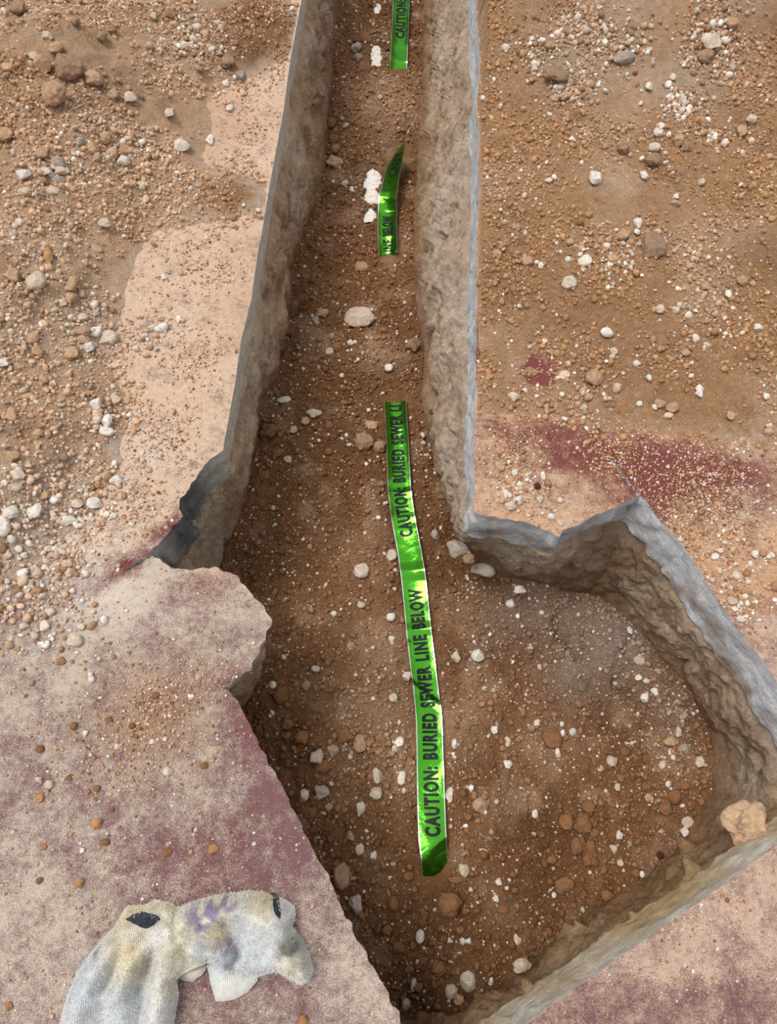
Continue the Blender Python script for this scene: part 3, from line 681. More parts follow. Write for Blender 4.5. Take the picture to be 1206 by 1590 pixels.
def make_tape(name, mid, zprof, width, tilt, curl, creases, texts, label, seed, cut=(0, 0)):
    """mid: picture points down the middle; zprof/tilt/curl: (picture y, value) tables; texts: (string, y start, y end)"""
    yk = np.array([p[1] for p in mid], float)
    def tab(T, y): T = np.array(T, float); return np.interp(y, T[:, 0], T[:, 1])
    ys = np.linspace(yk[0], yk[-1], 260); xs = np.interp(ys, yk, [p[0] for p in mid])
    for _ in range(12): xs[1:-1] = 0.5*xs[1:-1]+0.25*(xs[:-2]+xs[2:])
    zc_ = ZF+tab(zprof, ys)
    for _ in range(3): zc_[1:-1] = 0.5*zc_[1:-1]+0.25*(zc_[:-2]+zc_[2:])
    C = np.array([[*G1(x, y, z), z] for x, y, z in zip(xs, ys, zc_)])
    L = np.r_[0, np.cumsum(np.linalg.norm(np.diff(C, axis=0), axis=1))]
    S = np.arange(0, L[-1], 0.004); Cs = np.stack([np.interp(S, L, C[:, k]) for k in range(3)], 1); Ys = np.interp(S, L, ys)
    tg = np.gradient(Cs, axis=0); tg /= np.linalg.norm(tg, axis=1)[:, None]
    right = np.cross(tg, [0, 0, 1.0])*-1; right /= np.linalg.norm(right, axis=1)[:, None]   # towards the right of the picture
    if right[:, 0].mean() < 0: right = -right
    up = np.cross(right, tg); up *= np.sign(up[:, 2:3])
    til = np.radians(tab(tilt, Ys)); crl = tab(curl, Ys)
    rr = right*np.cos(til)[:, None]+up*np.sin(til)[:, None]; uu = -right*np.sin(til)[:, None]+up*np.cos(til)[:, None]
    def P(si, uval, lift=0.0):                       # si float index, uval -1..1
        i = np.clip(si, 0, len(S)-1.001); a = i.astype(int); f = (i-a)[:, None]
        g = lambda A: A[a]*(1-f)+A[a+1]*f
        g1 = lambda A: A[a]*(1-f[:, 0])+A[a+1]*f[:, 0]
        hw = width/2; q = g(Cs)+g(rr)*(uval*hw)[:, None]
        sm = i*0.004
        wv = 0.0030*fbm(np.stack([sm*9, uval*0.55, sm*0], 1), 1.0, 3, seed)+0.0012*fbm(np.stack([sm*30, uval*1.2, sm*0], 1), 1.0, 2, seed+9)
        for (yc_, slope, amp, wd) in creases:          # sharp folds across the strip
            sc = np.interp(yc_, Ys if Ys[0] < Ys[-1] else Ys[::-1], S if Ys[0] < Ys[-1] else S[::-1])
            wv = wv+amp*np.maximum(0, 1-np.abs(sm-sc-slope*uval*hw)/wd)
        wv = wv+uval*hw*(0.22*fbm(np.stack([sm*5.5, sm*0, sm*0], 1), 1.0, 2, seed+31))+0.006*fbm(np.stack([sm*5, sm*0, sm*0], 1), 1.0, 2, seed+33)
        h = g1(crl)*(uval**2-0.3)*hw+wv
        return q+g(uu)*(h+lift)[:, None]
    nu = 15; U = np.linspace(-1, 1, nu); ns = len(S)
    si, uv = np.meshgrid(np.arange(ns), U, indexing='ij'); si = si.ravel().astype(float); uv = uv.ravel()
    Vv = P(si, uv)
    i = np.arange(ns*nu).reshape(ns, nu); q = np.stack([i[:-1, :-1], i[:-1, 1:], i[1:, 1:], i[1:, :-1]], -1).reshape(-1, 4)
    endd = np.minimum(si, ns-1-si)*0.004
    root = link(name, make_mesh(name, Vv, q, True, None, {'across': uv, 'soil': sstep(0.10, 0.0, endd)*0.9+0.08}, [M_TAPE]), label=label, cat='warning tape', group='lengths of green warning tape')
    for txt, ya, yb_ in texts:
        V, F = text_mesh(txt); xlo, xhi = V[:, 0].min(), V[:, 0].max()
        yy = Ys if Ys[0] < Ys[-1] else Ys[::-1]; ss = np.arange(ns)*1.0
        sa, sb = np.interp(ya, yy, ss), np.interp(yb_, yy, ss)
        sidx = sa+(V[:, 0]-xlo)/(xhi-xlo)*(sb-sa)
        uval = -((V[:, 1]/0.70)*2-1)*0.50+0.02
        ok = (sidx > 0) & (sidx < ns-1); Fk = F[ok[F].all(1)]; W3 = P(sidx, uval, 0.0007)
        mid = V[Fk][:, :, 0]; order = np.argsort(mid.min(1)); start = 0; hi = -9; runs = []
        for j, fi in enumerate(order):                 # glyphs are the runs that do not touch along the line
            if mid[fi].min() > hi+1e-4 and j: runs.append(order[start:j]); start = j
            hi = max(hi, mid[fi].max())
        runs.append(order[start:])
        for rn in runs:
            if len(rn) == 0: continue
            us, inv = np.unique(Fk[rn], return_inverse=True)
            link('letter', make_mesh('letter', W3[us], inv.reshape(-1, 3), True, mats=[M_PRINT]), root)
    return root
make_tape('warning_tape', tape_mid, [(625, .012), (660, .022), (760, .018), (775, .024), (803, .016), (845, .020), (890, .030), (930, .018), (985, .024), (1080, .016), (1110, .022), (1210, .014), (1290, .026), (1335, .020), (1362, -.012)], 0.074,
          [(625, 0), (800, 4), (850, 10), (900, 3), (990, 6), (1080, -4), (1110, 2), (1300, -3), (1362, -6)], [(625, .42), (700, .30), (770, .12), (880, .10), (1000, .12), (1200, .08), (1300, -.10), (1362, -.25)],
          [(765, 0, .006, .02), (803, .2, .005, .018), (886, 0.1, .008, .03), (977, 0, .006, .022), (1080, .9, .005, .02), (1312, -.5, .007, .03)],
          [('CAUTION: BURIED SEWER LINE BELOW', 1299, 914), ('CAUTION: BURIED SEWER LI', 833, 629)], 'long green foil warning tape reading CAUTION BURIED SEWER LINE BELOW in the pit', 3)
make_tape('warning_tape', [(623, 226), (614, 255), (607, 285), (602, 315), (601, 350), (603, 398)], [(226, .075), (262, .055), (300, .050), (330, .020), (365, .022), (398, -.004)], 0.072,
          [(226, 58), (255, 30), (300, 14), (330, 4), (398, 8)], [(226, .1), (300, .10), (398, .45)], [(310, 0.2, .010, .04)],
          [('CAUT', 276, 236), ('LINE BELOW', 408, 336)], 'short twisted dark green warning tape beside the bare white pipe', 23)
make_tape('warning_tape', [(629, -260), (626, -60), (623, 0), (621, 50), (618, 112)], [(-260, .02), (0, .022), (60, .02), (95, .016), (112, -.012)], 0.074,
          [(-260, 0), (112, 0)], [(-260, .2), (50, .28), (112, .1)], [(70, 0, .004, .03)],
          [('CAUTION: BURIED SEWER LINE BELOW', 57, -145)], 'green warning tape at the far top end of the trench', 43)

# ------------------------------------------------------------------ stones
def ico(sub):
    p = (1+5**0.5)/2
    V = [(-1, p, 0), (1, p, 0), (-1, -p, 0), (1, -p, 0), (0, -1, p), (0, 1, p), (0, -1, -p), (0, 1, -p), (p, 0, -1), (p, 0, 1), (-p, 0, -1), (-p, 0, 1)]
    F = [(0, 11, 5), (0, 5, 1), (0, 1, 7), (0, 7, 10), (0, 10, 11), (1, 5, 9), (5, 11, 4), (11, 10, 2), (10, 7, 6), (7, 1, 8), (3, 9, 4), (3, 4, 2), (3, 2, 6), (3, 6, 8), (3, 8, 9), (4, 9, 5), (2, 4, 11), (6, 2, 10), (8, 6, 7), (9, 8, 1)]
    V = [np.array(v)/np.linalg.norm(v) for v in V]
    for _ in range(sub):
        c = {}; G2 = []
        def midp(a, b):
            k = (min(a, b), max(a, b))
            if k not in c: q = V[a]+V[b]; V.append(q/np.linalg.norm(q)); c[k] = len(V)-1
            return c[k]
        for a, b, d in F:
            e, f, g = midp(a, b), midp(b, d), midp(d, a); G2 += [(a, e, g), (b, f, e), (d, g, f), (e, f, g)]
        F = G2
    return np.array(V), np.array(F)
def rock_shape(sub, seed, rough, facets):
    r = np.random.default_rng(seed); V, F = ico(sub); V = V.copy()
    for _ in range(facets):                            # knock flats off the lump
        n = r.normal(size=3); n /= np.linalg.norm(n); d = r.uniform(0.55, 0.86); s = V@n; V = V-n*np.maximum(0, s-d)[:, None]*0.92
    V = V*(1+rough*fbm(V+seed*7.1, 1.6, 3, seed))[:, None]
    V = V/np.abs(V).max(0)
    return V, F
ROCKS = []
for k in range(9):
    V, F = rock_shape(3, 100+k, 0.22, 9 if k < 6 else 3); ROCKS.append(make_mesh('stone_shape', V*0.5, F, True, mats=[M_STONE]))
CLODS = []
for k in range(5):
    V, F = rock_shape(3, 200+k, 0.42, 2); CLODS.append(make_mesh('clod_shape', V*0.5, F, True, mats=[M_STONE]))
PAL = {'w': (224, 214, 202), 'l': (206, 188, 168), 't': (184, 150, 120), 'b': (138, 98, 66), 'g': (168, 156, 146), 'd': (156, 126, 102), 'o': (178, 130, 90), 'r': (92, 48, 36)}
WORD = {'w': 'white', 'l': 'pale', 't': 'tan', 'b': 'brown', 'g': 'grey', 'd': 'dull brown', 'o': 'orange brown', 'r': 'dark reddish'}
# x, y, width, height in the picture, colour
HEAP = [(33,14,28,26,'d'),(111,104,42,40,'d'),(89,80,24,20,'t'),(70,101,30,28,'t'),(90,145,36,42,'t'),(148,124,28,24,'t'),(178,148,18,18,'t'),(202,150,22,17,'l'),(56,89,18,14,'l'),(146,226,18,24,'t'),(176,237,18,20,'t'),(192,249,18,16,'w'),(198,233,22,24,'t'),
 (284,225,26,19,'w'),(327,216,14,19,'w'),(92,249,26,20,'g'),(75,265,20,18,'l'),(98,266,23,13,'l'),(92,277,22,14,'g'),(38,270,24,18,'w'),(221,221,11,11,'w'),(232,235,9,9,'w'),(209,289,14,12,'t'),(221,287,14,20,'l'),(10,209,28,22,'t'),
 (70,240,26,20,'t'),(125,216,12,20,'g'),(167,216,18,18,'t'),(84,296,20,14,'l'),(226,308,12,12,'l'),(266,176,16,20,'l'),(77,390,14,38,'o'),(21,424,28,24,'t'),(57,430,32,32,'l'),(113,433,20,34,'t'),(141,537,18,18,'w'),(171,522,28,22,'l'),(131,513,20,16,'t'),(115,546,26,24,'t'),(132,526,22,14,'t'),
 (150,513,16,18,'w'),(52,522,20,18,'t'),(61,543,18,16,'t'),(152,626,18,19,'w'),(153,648,17,18,'w'),(168,649,16,22,'w'),(167,668,22,15,'w'),(179,618,18,14,'l'),(183,742,21,17,'w'),(146,778,24,19,'w'),(59,790,30,22,'w'),(16,790,26,21,'w'),
 (7,811,26,34,'w'),(21,706,26,20,'t'),(30,736,24,18,'l'),(28,755,18,15,'l'),(71,767,18,14,'t'),(108,806,24,17,'w'),(122,780,19,14,'l'),(178,800,11,12,'w'),(61,670,16,12,'t'),(124,811,17,15,'w'),(38,888,17,14,'w'),(113,463,15,22,'t'),(148,471,12,16,'w'),(130,491,16,12,'l'),
 (15,105,20,16,'t'),(120,40,16,14,'d'),(75,55,18,14,'l'),(160,60,16,18,'d'),(175,50,18,14,'d'),(330,75,14,12,'l'),(265,20,16,14,'d'),(240,30,14,12,'l'),(40,300,24,14,'l'),(30,345,16,14,'l'),(165,345,22,16,'l'),(150,385,18,12,'t'),(100,470,14,12,'l'),(8,560,18,16,'w'),(20,640,22,26,'t'),(45,615,18,12,'t'),(70,590,14,12,'t'),(60,740,14,12,'l'),
 (57,880,14,12,'l'),(15,860,14,12,'l'),(72,880,12,10,'w'),(95,855,16,12,'l'),(40,860,12,10,'w'),(355,96,24,22,'d'),(374,115,18,18,'g'),(357,167,12,15,'w'),(378,146,11,11,'l'),(352,130,12,12,'w'),(285,75,12,10,'l'),(300,85,12,10,'d'),(300,60,12,12,'l'),(312,110,13,11,'d')]
LSLAB = [(279,494,11,11,'w'),(256,431,10,10,'w'),(262,422,9,9,'l'),(118,991,24,20,'l'),(134,1136,9,9,'w'),(78,1215,14,13,'l'),(64,1235,14,13,'o'),(152,1273,17,16,'o'),(117,1125,13,12,'b'),(171,1115,11,11,'b'),(63,1207,13,9,'l'),(183,1157,11,9,'l'),(206,1125,10,9,'b'),(238,1150,9,8,'w'),(258,1145,9,8,'l'),(262,1194,16,13,'l'),(243,1078,13,10,'b'),(297,1080,11,9,'w'),(70,1312,9,9,'o'),(125,1366,14,14,'o'),(63,1364,11,10,'b'),(332,1314,16,12,'o'),(260,1320,14,12,'b'),(470,1578,16,16,'o'),(16,1558,11,11,'o'),(64,1160,14,11,'b'),(318,1186,13,10,'b'),(152,1222,12,9,'b'),(110,1205,10,9,'b'),(165,1305,14,9,'b'),(130,1318,8,8,'w'),(175,1255,9,8,'b')]
TRENCH = [(554,487,52,36,'l'),(561,414,24,16,'t'),(500,484,20,14,'t'),(491,492,12,22,'g'),(544,531,11,11,'w'),(603,569,13,12,'w'),(641,534,20,20,'d'),(523,538,17,15,'b'),(488,640,24,14,'l'),(474,652,14,14,'t'),(511,659,14,12,'b'),(417,666,28,24,'b'),(448,710,14,13,'l'),(565,682,28,26,'d'),(589,691,20,20,'d'),
 (577,658,20,14,'t'),(707,849,34,28,'g'),(749,881,36,20,'g'),(727,863,20,18,'d'),(561,881,24,24,'l'),(608,859,16,18,'l'),(676,827,14,16,'g'),(441,619,24,12,'w'),(518,952,10,10,'w'),(561,937,12,10,'l'),(742,1014,22,18,'w'),(707,1015,14,18,'l'),(631,1045,15,15,'l'),(437,1075,26,24,'b'),(425,1064,11,11,'w'),
 (490,1036,14,10,'l'),(535,1137,24,22,'b'),(559,1148,20,28,'t'),(491,1169,22,22,'l'),(516,1160,20,18,'t'),(498,1223,26,22,'l'),(472,1230,15,17,'w'),(585,1226,22,18,'l'),(585,1198,18,22,'l'),(624,1202,14,20,'w'),(559,1249,16,22,'l'),(697,1228,14,22,'w'),(746,1244,26,20,'t'),(620,1148,14,15,'w'),(613,1160,12,12,'l'),(559,1313,14,16,'l'),(544,1294,13,14,'t'),(579,1324,11,13,'w'),(749,1320,15,9,'w'),(767,1129,11,13,'w'),(788,1183,12,13,'w'),(706,1151,11,14,'w'),
 (469,1140,22,20,'b'),(500,1185,24,20,'b'),(447,1120,18,16,'b'),(480,1255,24,18,'b'),(610,1080,14,13,'l'),(606,956,14,13,'w'),(607,990,11,12,'w'),(545,1000,14,12,'t'),(475,1062,16,14,'t'),(510,1250,14,12,'t'),(410,735,18,16,'b'),(430,700,16,14,'b'),(510,700,14,12,'b'),(455,665,14,12,'l'),(519,250,26,20,'t'),(520,232,16,14,'d'),(515,190,18,18,'b'),(518,215,18,14,'b'),(594,130,14,10,'t'),(590,153,9,8,'l'),(552,75,18,14,'g'),(556,90,14,12,'g'),(535,285,12,10,'l'),(546,294,9,11,'w'),(512,545,14,12,'l'),(497,525,12,10,'b'),
 (530,1349,26,36,'t'),(552,1394,22,28,'l'),(558,1314,14,16,'l'),(696,1392,36,36,'b'),(719,1344,15,20,'l'),(709,1363,34,10,'b'),(611,1397,18,20,'b'),(633,1356,18,15,'b'),(651,1448,14,18,'w'),(724,1514,26,26,'l'),(698,1532,22,20,'l'),(630,1552,14,16,'l'),(712,1547,15,15,'t'),(680,1497,24,20,'b'),(642,1523,10,18,'w'),(727,1458,11,9,'w'),(717,1458,9,10,'w'),(774,1366,11,11,'w'),(769,1392,11,10,'w'),(780,1408,20,14,'b'),(618,1467,20,16,'b'),(696,1457,16,8,'w'),(802,1455,12,13,'l'),(809,1493,30,20,'l'),(760,1518,9,12,'l'),(635,1500,14,12,'b'),(600,1440,16,14,'b'),(575,1420,14,12,'b')]
PIT = [(806,913,20,13,'w'),(792,933,15,14,'w'),(976,976,11,13,'w'),(992,1021,22,16,'l'),(997,1079,14,15,'w'),(1016,1071,14,12,'w'),(1002,1055,11,9,'w'),(990,1050,11,9,'w'),(856,1138,32,28,'b'),(865,1163,9,18,'w'),(948,1177,16,16,'l'),(889,1134,13,11,'w'),(833,1120,11,10,'w'),(873,1136,10,10,'w'),(1040,1147,26,15,'t'),(1052,1133,12,16,'l'),(1085,1178,14,17,'l'),(969,1163,16,14,'b'),(974,1155,10,10,'l'),(902,1270,28,32,'b'),(896,1306,26,26,'b'),(877,1269,22,22,'b'),(916,1309,14,16,'b'),(914,1327,26,22,'b'),(912,1246,22,18,'b'),(920,1290,14,14,'b'),(960,1293,11,15,'w'),(1061,1288,15,17,'w'),(1064,1272,20,16,'l'),(829,1260,10,12,'w'),(874,1368,30,20,'b'),(934,1384,22,16,'b'),(1024,1325,12,11,'r'),(958,1219,10,11,'l'),(1002,1218,16,12,'b'),(787,1148,12,14,'l'),(785,1183,10,12,'w'),(820,1005,13,9,'l'),(840,950,8,8,'w'),(1035,1215,10,9,'w'),(1045,1230,22,22,'b'),(1030,1250,20,18,'b'),(1005,1235,14,12,'t'),(1028,1185,14,14,'l'),(1060,1215,18,14,'b'),(855,1330,18,14,'b'),(951,1315,11,13,'l'),(962,1336,12,10,'l'),(995,1355,9,9,'w'),(985,1352,16,12,'b'),(1062,1158,18,14,'g'),(1040,1165,14,10,'w'),(955,1060,11,9,'l'),(1020,1040,12,10,'g')]
RSLAB = [(861,117,40,28,'d'),(964,90,38,22,'g'),(1100,64,34,32,'l'),(1091,88,30,20,'d'),(1006,136,13,13,'w'),(1036,131,11,13,'w'),(1042,120,10,12,'w'),(1020,207,17,15,'w'),(1025,195,14,12,'w'),(1013,230,19,16,'l'),(1011,250,28,22,'d'),(999,270,14,17,'w'),(965,230,19,17,'d'),(923,275,20,24,'w'),(850,281,12,10,'w'),(988,343,14,20,'w'),(987,360,13,10,'w'),(1010,378,36,42,'d'),(1019,360,12,11,'l'),(965,364,20,18,'t'),(905,404,23,20,'w'),(950,401,24,18,'t'),(817,403,20,18,'t'),(838,412,11,11,'w'),(881,403,11,10,'w'),(1087,281,12,12,'l'),(1048,303,9,12,'w'),(1047,314,15,13,'t'),(1163,189,17,14,'l'),(1147,203,16,20,'t'),
 (868,136,13,11,'w'),(875,150,22,12,'t'),(829,101,15,13,'w'),(852,74,18,14,'t'),(824,64,10,9,'w'),(784,76,13,15,'w'),(1050,217,18,18,'t'),(1064,226,16,17,'d'),(888,216,11,10,'w'),(1133,34,22,18,'t'),(937,41,9,8,'w'),(882,438,24,21,'l'),(1022,478,15,16,'l'),(1047,479,14,12,'l'),(1128,457,12,13,'w'),(941,515,22,16,'w'),(1077,485,8,7,'w'),(1175,507,15,11,'w'),(951,544,14,13,'l'),(948,554,10,9,'l'),(844,529,10,9,'w'),(1061,547,13,14,'t'),(875,581,18,14,'l'),(921,584,28,24,'t'),(797,614,19,16,'l'),(912,617,14,13,'t'),(905,630,11,11,'l'),(1022,624,20,16,'t'),(1041,631,20,15,'t'),(1036,644,15,10,'l'),(1014,633,9,9,'w'),(1086,601,14,12,'w'),(1083,611,13,12,'w'),(1131,644,13,15,'t'),(1188,614,10,13,'w'),(1191,660,13,10,'l'),(1191,668,16,12,'t'),(847,637,10,13,'t'),(1149,437,17,14,'t'),(854,546,13,8,'t'),(1093,444,12,12,'t'),
 (842,737,9,13,'w'),(833,754,11,12,'r'),(855,801,13,10,'w'),(868,811,12,9,'l'),(785,765,14,14,'w'),(791,783,18,15,'l'),(868,776,9,9,'w'),(798,732,10,12,'w'),(806,751,10,10,'w'),(836,774,12,13,'l'),(1107,863,12,10,'w'),(1170,859,14,13,'w'),(1190,864,8,8,'w'),(1116,854,9,9,'w'),(1163,874,9,9,'w'),(1054,837,9,8,'w'),(1139,944,11,9,'w'),(1158,936,9,9,'w'),(1154,924,10,9,'w'),(1147,958,14,12,'w'),(1115,885,10,9,'l'),(863,360,12,12,'t'),(885,375,14,12,'t'),(770,395,14,12,'t'),(800,350,12,10,'t'),(900,345,12,10,'b'),(978,375,14,12,'t')]
UNIQUE = {(554,487): 'pinkish pale rock resting alone on the trench floor, biggest in the narrow trench', (707,849): 'grey stone tucked against the right wall just before the trench widens', (749,881): 'flat pale grey stone at the foot of the broken slab corner', (696,1392): 'large brown stone just below the near end of the green tape',
 (561,881): 'pale tan stone left of the green tape at the mouth of the pit', (742,1014): 'angular white stone right of the word LINE on the tape', (552,1394): 'pale pointed stone close to the left slab edge near the pit front', (530,1349): 'tan lump leaning at the left slab edge near the pit front', (809,1493): 'pale stone wedged against the near sandy wall of the pit',
 (724,1514): 'pale pitted stone in the near corner of the pit, right of its twin', (698,1532): 'pale rounded stone in the near corner of the pit, left of its twin', (902,1270): 'largest brown clod in the little cluster right of the tape end', (856,1138): 'brown clod with white pebbles right of the word BURIED on the tape',
 (861,117): 'dull brown wedge shaped stone in the gravel on the right slab', (964,90): 'flat grey slab shaped stone in the gravel on the right slab', (1100,64): 'cream coloured angular rock at the top right of the dirt', (1010,378): 'large dull brown stone with white pebbles above it on the right slab', (923,275): 'white blocky stone alone in brown dirt on the right slab',
 (941,515): 'white irregular stone in the middle of the dirt on the right slab', (882,438): 'pale grey round stone near the edge of the right slab', (905,404): 'white oval stone beside tan lumps on the right slab', (921,584): 'crumbly tan clod just above the bare red paint on the right slab', (797,614): 'pale stone close to the right trench edge beside red paint',
 (111,104): 'dull brown clod high on the left dirt heap, darkest there', (90,145): 'long pinkish clod below the dark clod on the left heap', (284,225): 'large white stone at the foot of the left heap', (327,216): 'white oval stone farthest right at the foot of the left heap', (57,430): 'pale knobbly rock at the left margin of the heap', (77,390): 'long orange brown clod at the left margin of the heap',
 (7,811): 'biggest white stone at the left margin of the heap foot', (183,742): 'white stone alone at the heap foot, right of the gravel', (118,991): 'pale stone alone on the dusty lower left slab', (152,1273): 'orange brown crumb alone on the mauve left slab', (470,1578): 'orange brown crumb to the right of the rag', (1024,1325): 'dark reddish crumb in the pit gravel near the sandy wall',
 (565,682): 'dull brown clod left of the far end of the long tape', (355,96): 'dull brown stone at the edge of the dark soil patch on the left slab', (833,754): 'dark reddish crumb on the dusty right slab near its corner', (608,859): 'pale stone touching the left edge of the long tape'}
ZONES = {
 'stones in the left dirt heap': [('by the dark patch, top of left slab', lambda x, y: x > 230 and y < 200), ('high on the left dirt heap', lambda x, y: y < 170), ('in the pebble cluster below the left heap', lambda x, y: y < 330 and x > 110), ('near the left margin, middle of the heap', lambda x, y: y < 480 and x <= 125),
   ('in the white gravel by the left slab', lambda x, y: 440 < y < 600 and x > 95), ('in the small pile below the white gravel', lambda x, y: 600 <= y < 690 and x > 130), ('at the bottom fringe of the left heap', lambda x, y: y > 830), ('low on the left heap above its fringe', lambda x, y: y > 500)],
 'crumbs on the left slab': [('on the pale dusty left slab', lambda x, y: y < 900), ('beside the rag on the left slab', lambda x, y: y > 1340), ('in the brown grit on the left slab', lambda x, y: x > 100 and y < 1200), ('on the mauve slab between grit and rag', lambda x, y: True)],
 'stones around the tape': [('in the far trench near the bare pipe', lambda x, y: y < 330), ('in the narrow trench between the tape lengths', lambda x, y: y < 610), ('left of the tape in the narrow trench', lambda x, y: y < 760), ('near the tape at the pit mouth', lambda x, y: y < 960), ('right of the long tape in the pit', lambda x, y: x > 672 and y < 1330),
   ('left of the word BURIED in the pit', lambda x, y: y < 1185), ('left of the word CAUTION in the pit', lambda x, y: y < 1330), ('in the near pit corner beyond the tape', lambda x, y: True)],
 'stones in the right part of the pit': [('under the broken slab corner in the pit', lambda x, y: y < 1000), ('on the grey soil, right of pit', lambda x, y: x > 930 and y < 1110), ('in the clod cluster by the tape end', lambda x, y: 860 < x < 930 and 1230 < y < 1340), ('in the gravel by the right pit wall', lambda x, y: x > 940 and y < 1300), ('at the foot of the near sandy wall', lambda x, y: y >= 1300), ('in the pit middle, right of tape', lambda x, y: True)],
 'stones on the right slab': [('in the pale gravel, top of right slab', lambda x, y: y < 165), ('in the pebble trail, upper right slab', lambda x, y: y < 330 and x > 940), ('near the right trench edge, upper half', lambda x, y: y < 420 and x < 900), ('by the large stone on the right slab', lambda x, y: y < 420), ('in mid dirt on the right slab', lambda x, y: y < 570), ('in the dirt above the red paint', lambda x, y: y < 690), ('on the dusty slab corner by the trench', lambda x, y: x < 900), ('on the sandy slab beside the pit', lambda x, y: True)]}
AREAS = [(HEAP, 'in the dirt heap on the left slab', 'stones in the left dirt heap'), (LSLAB, 'on the dusty left slab', 'crumbs on the left slab'), (TRENCH, 'on the soil floor around the tape', 'stones around the tape'), (PIT, 'in the right part of the pit', 'stones in the right part of the pit'), (RSLAB, 'in the dirt on the right slab', 'stones on the right slab')]
rs = np.random.default_rng(11); STONE_XY = []; STONES = []
for lst, where, grp in AREAS:
    base = drop([(a[0], a[1]+0.30*a[3]) for a in lst])
    for (px, py, w, h, cc), P in zip(lst, base):
        depth = -((P-np.array([0, 0, HC]))@RM)[2]; sw = w*depth/FPX; sh = h*depth/FPX
        clod = cc in 'bord' or (cc == 't' and rs.random() < 0.5)
        o = bpy.data.objects.new('dirt_clod' if clod else 'stone', (CLODS[rs.integers(len(CLODS))] if clod else ROCKS[rs.integers(len(ROCKS))])); SC.collection.objects.link(o)
        hz = min(sw, sh)*rs.uniform(0.72, 0.95)
        o.scale = (sw*1.08, sh*1.12, hz); o.rotation_euler = (rs.uniform(-.25, .25), rs.uniform(-.25, .25), rs.uniform(-.3, .3)+math.pi*rs.integers(2))
        o.location = (P[0], P[1], P[2]+hz*0.30)
        k = lin(PAL[cc])*rs.uniform(0.9, 1.08)*np.array([1, rs.uniform(.98, 1.02), rs.uniform(.95, 1.03)]); o.color = (*k, 1)
        zone = next((t for t, f in ZONES[grp] if f(px, py)), '')
        size = 'large' if max(w, h) >= 26 else 'small' if max(w, h) >= 13 else 'tiny'
        kindw = 'dirt clod' if clod else 'stone'
        o['category'] = 'dirt clod' if clod else 'stone'
        if (px, py) in UNIQUE: o['label'] = UNIQUE[(px, py)]
        else: o['label'] = f'{size} {WORD[cc]} {kindw} {zone or where}'
        o['group'] = grp
        STONES.append((o, px, py)); STONE_XY.append((P[0], P[1], max(sw, sh)/2))
same = {}
for o, px, py in STONES: same.setdefault(o['label'], []).append((o, px, py))
ORD = ['', 'second', 'third', 'fourth', 'fifth', 'sixth', 'seventh', 'eighth', 'ninth', 'tenth']
for lab, L in same.items():
    if len(L) < 2 or len(L) > 10: continue
    xs_ = [a[1] for a in L]; ys_ = [a[2] for a in L]; ax = 1 if max(xs_)-min(xs_) >= max(ys_)-min(ys_) else 2
    first, last, frm = ('leftmost', 'rightmost', 'left') if ax == 1 else ('topmost', 'lowest', 'top')
    for k, it in enumerate(sorted(L, key=lambda a: a[ax])):
        it[0]['label'] = lab + ', ' + (first if k == 0 else last if k == len(L)-1 else f'{ORD[k]} from {frm}')
# the broken lump lodged between the two pit walls
V, F = rock_shape(4, 321, 0.5, 6); me = make_mesh('broken_lump', V*0.5, F, True, mats=[M_STONE])
o = link('broken_lump', me, label='tan broken lump of sandy concrete wedged at the right corner of the pit', cat='rubble')
pc_ = G1(1172, 1280, -0.10); o.location = (pc_[0], pc_[1], -0.13); o.scale = (0.12, 0.105, 0.09); o.rotation_euler = (0.1, -0.2, 0.7); o.color = (*lin((198, 166, 134)), 1)

# ------------------------------------------------------------------ grit and gravel nobody could count
def scatter(name, P, size, col, sub, label, seed):
    r = np.random.default_rng(seed); n = len(P); K = 8
    shp = [rock_shape(sub, seed*50+k, 0.3, 5) for k in range(K)]; F0 = shp[0][1]; S = np.stack([s_[0] for s_ in shp])*0.5
    q = r.normal(size=(n, 4)); q /= np.linalg.norm(q, axis=1)[:, None]; w, x, y, z = q.T
    R = np.stack([1-2*(y*y+z*z), 2*(x*y-z*w), 2*(x*z+y*w), 2*(x*y+z*w), 1-2*(x*x+z*z), 2*(y*z-x*w), 2*(x*z-y*w), 2*(y*z+x*w), 1-2*(x*x+y*y)], 1).reshape(n, 3, 3)
    sc = size[:, None]*r.uniform(0.7, 1.25, (n, 3)); B = S[r.integers(0, K, n)]*sc[:, None, :]
    V = np.einsum('nij,nkj->nki', R, B)+P[:, None, :]; V[:, :, 2] += (size*0.22)[:, None]
    nv = S.shape[1]; F = (F0[None]+(np.arange(n)*nv)[:, None, None]).reshape(-1, 3)
    link(name, make_mesh(name, V.reshape(-1, 3), F, sub > 0, np.repeat(col, nv, 0), mats=[M_GRIT]), label=label, cat='gravel', kind='stuff')
def sample(n, box, test, seed, z=0.0):
    r = np.random.default_rng(seed); out = []; tot = 0
    while tot < n:
        q = r.uniform([box[0], box[1]], [box[2], box[3]], (n, 2)); q = q[test(q)]
        px = to_px(np.concatenate([q, np.full((len(q), 1), z)], 1)); q = q[inside(px, np.array([(-230, -140), (1436, -140), (1436, 1690), (-230, 1690)]))]
        out.append(q); tot += len(q)
    return np.concatenate(out)[:n]
def cluster(spots, z, seed):
    r = np.random.default_rng(seed); out = []
    for c, (px, py, rad, n) in zip(drop([s_[:2] for s_ in spots]), spots):
        out.append(c[:2]+r.normal(size=(n, 2))*rad*0.6)
    return np.concatenate(out)
def sizes(n, med, sig, lo, hi, r): return np.clip(med*np.exp(sig*r.normal(size=n)), lo, hi)
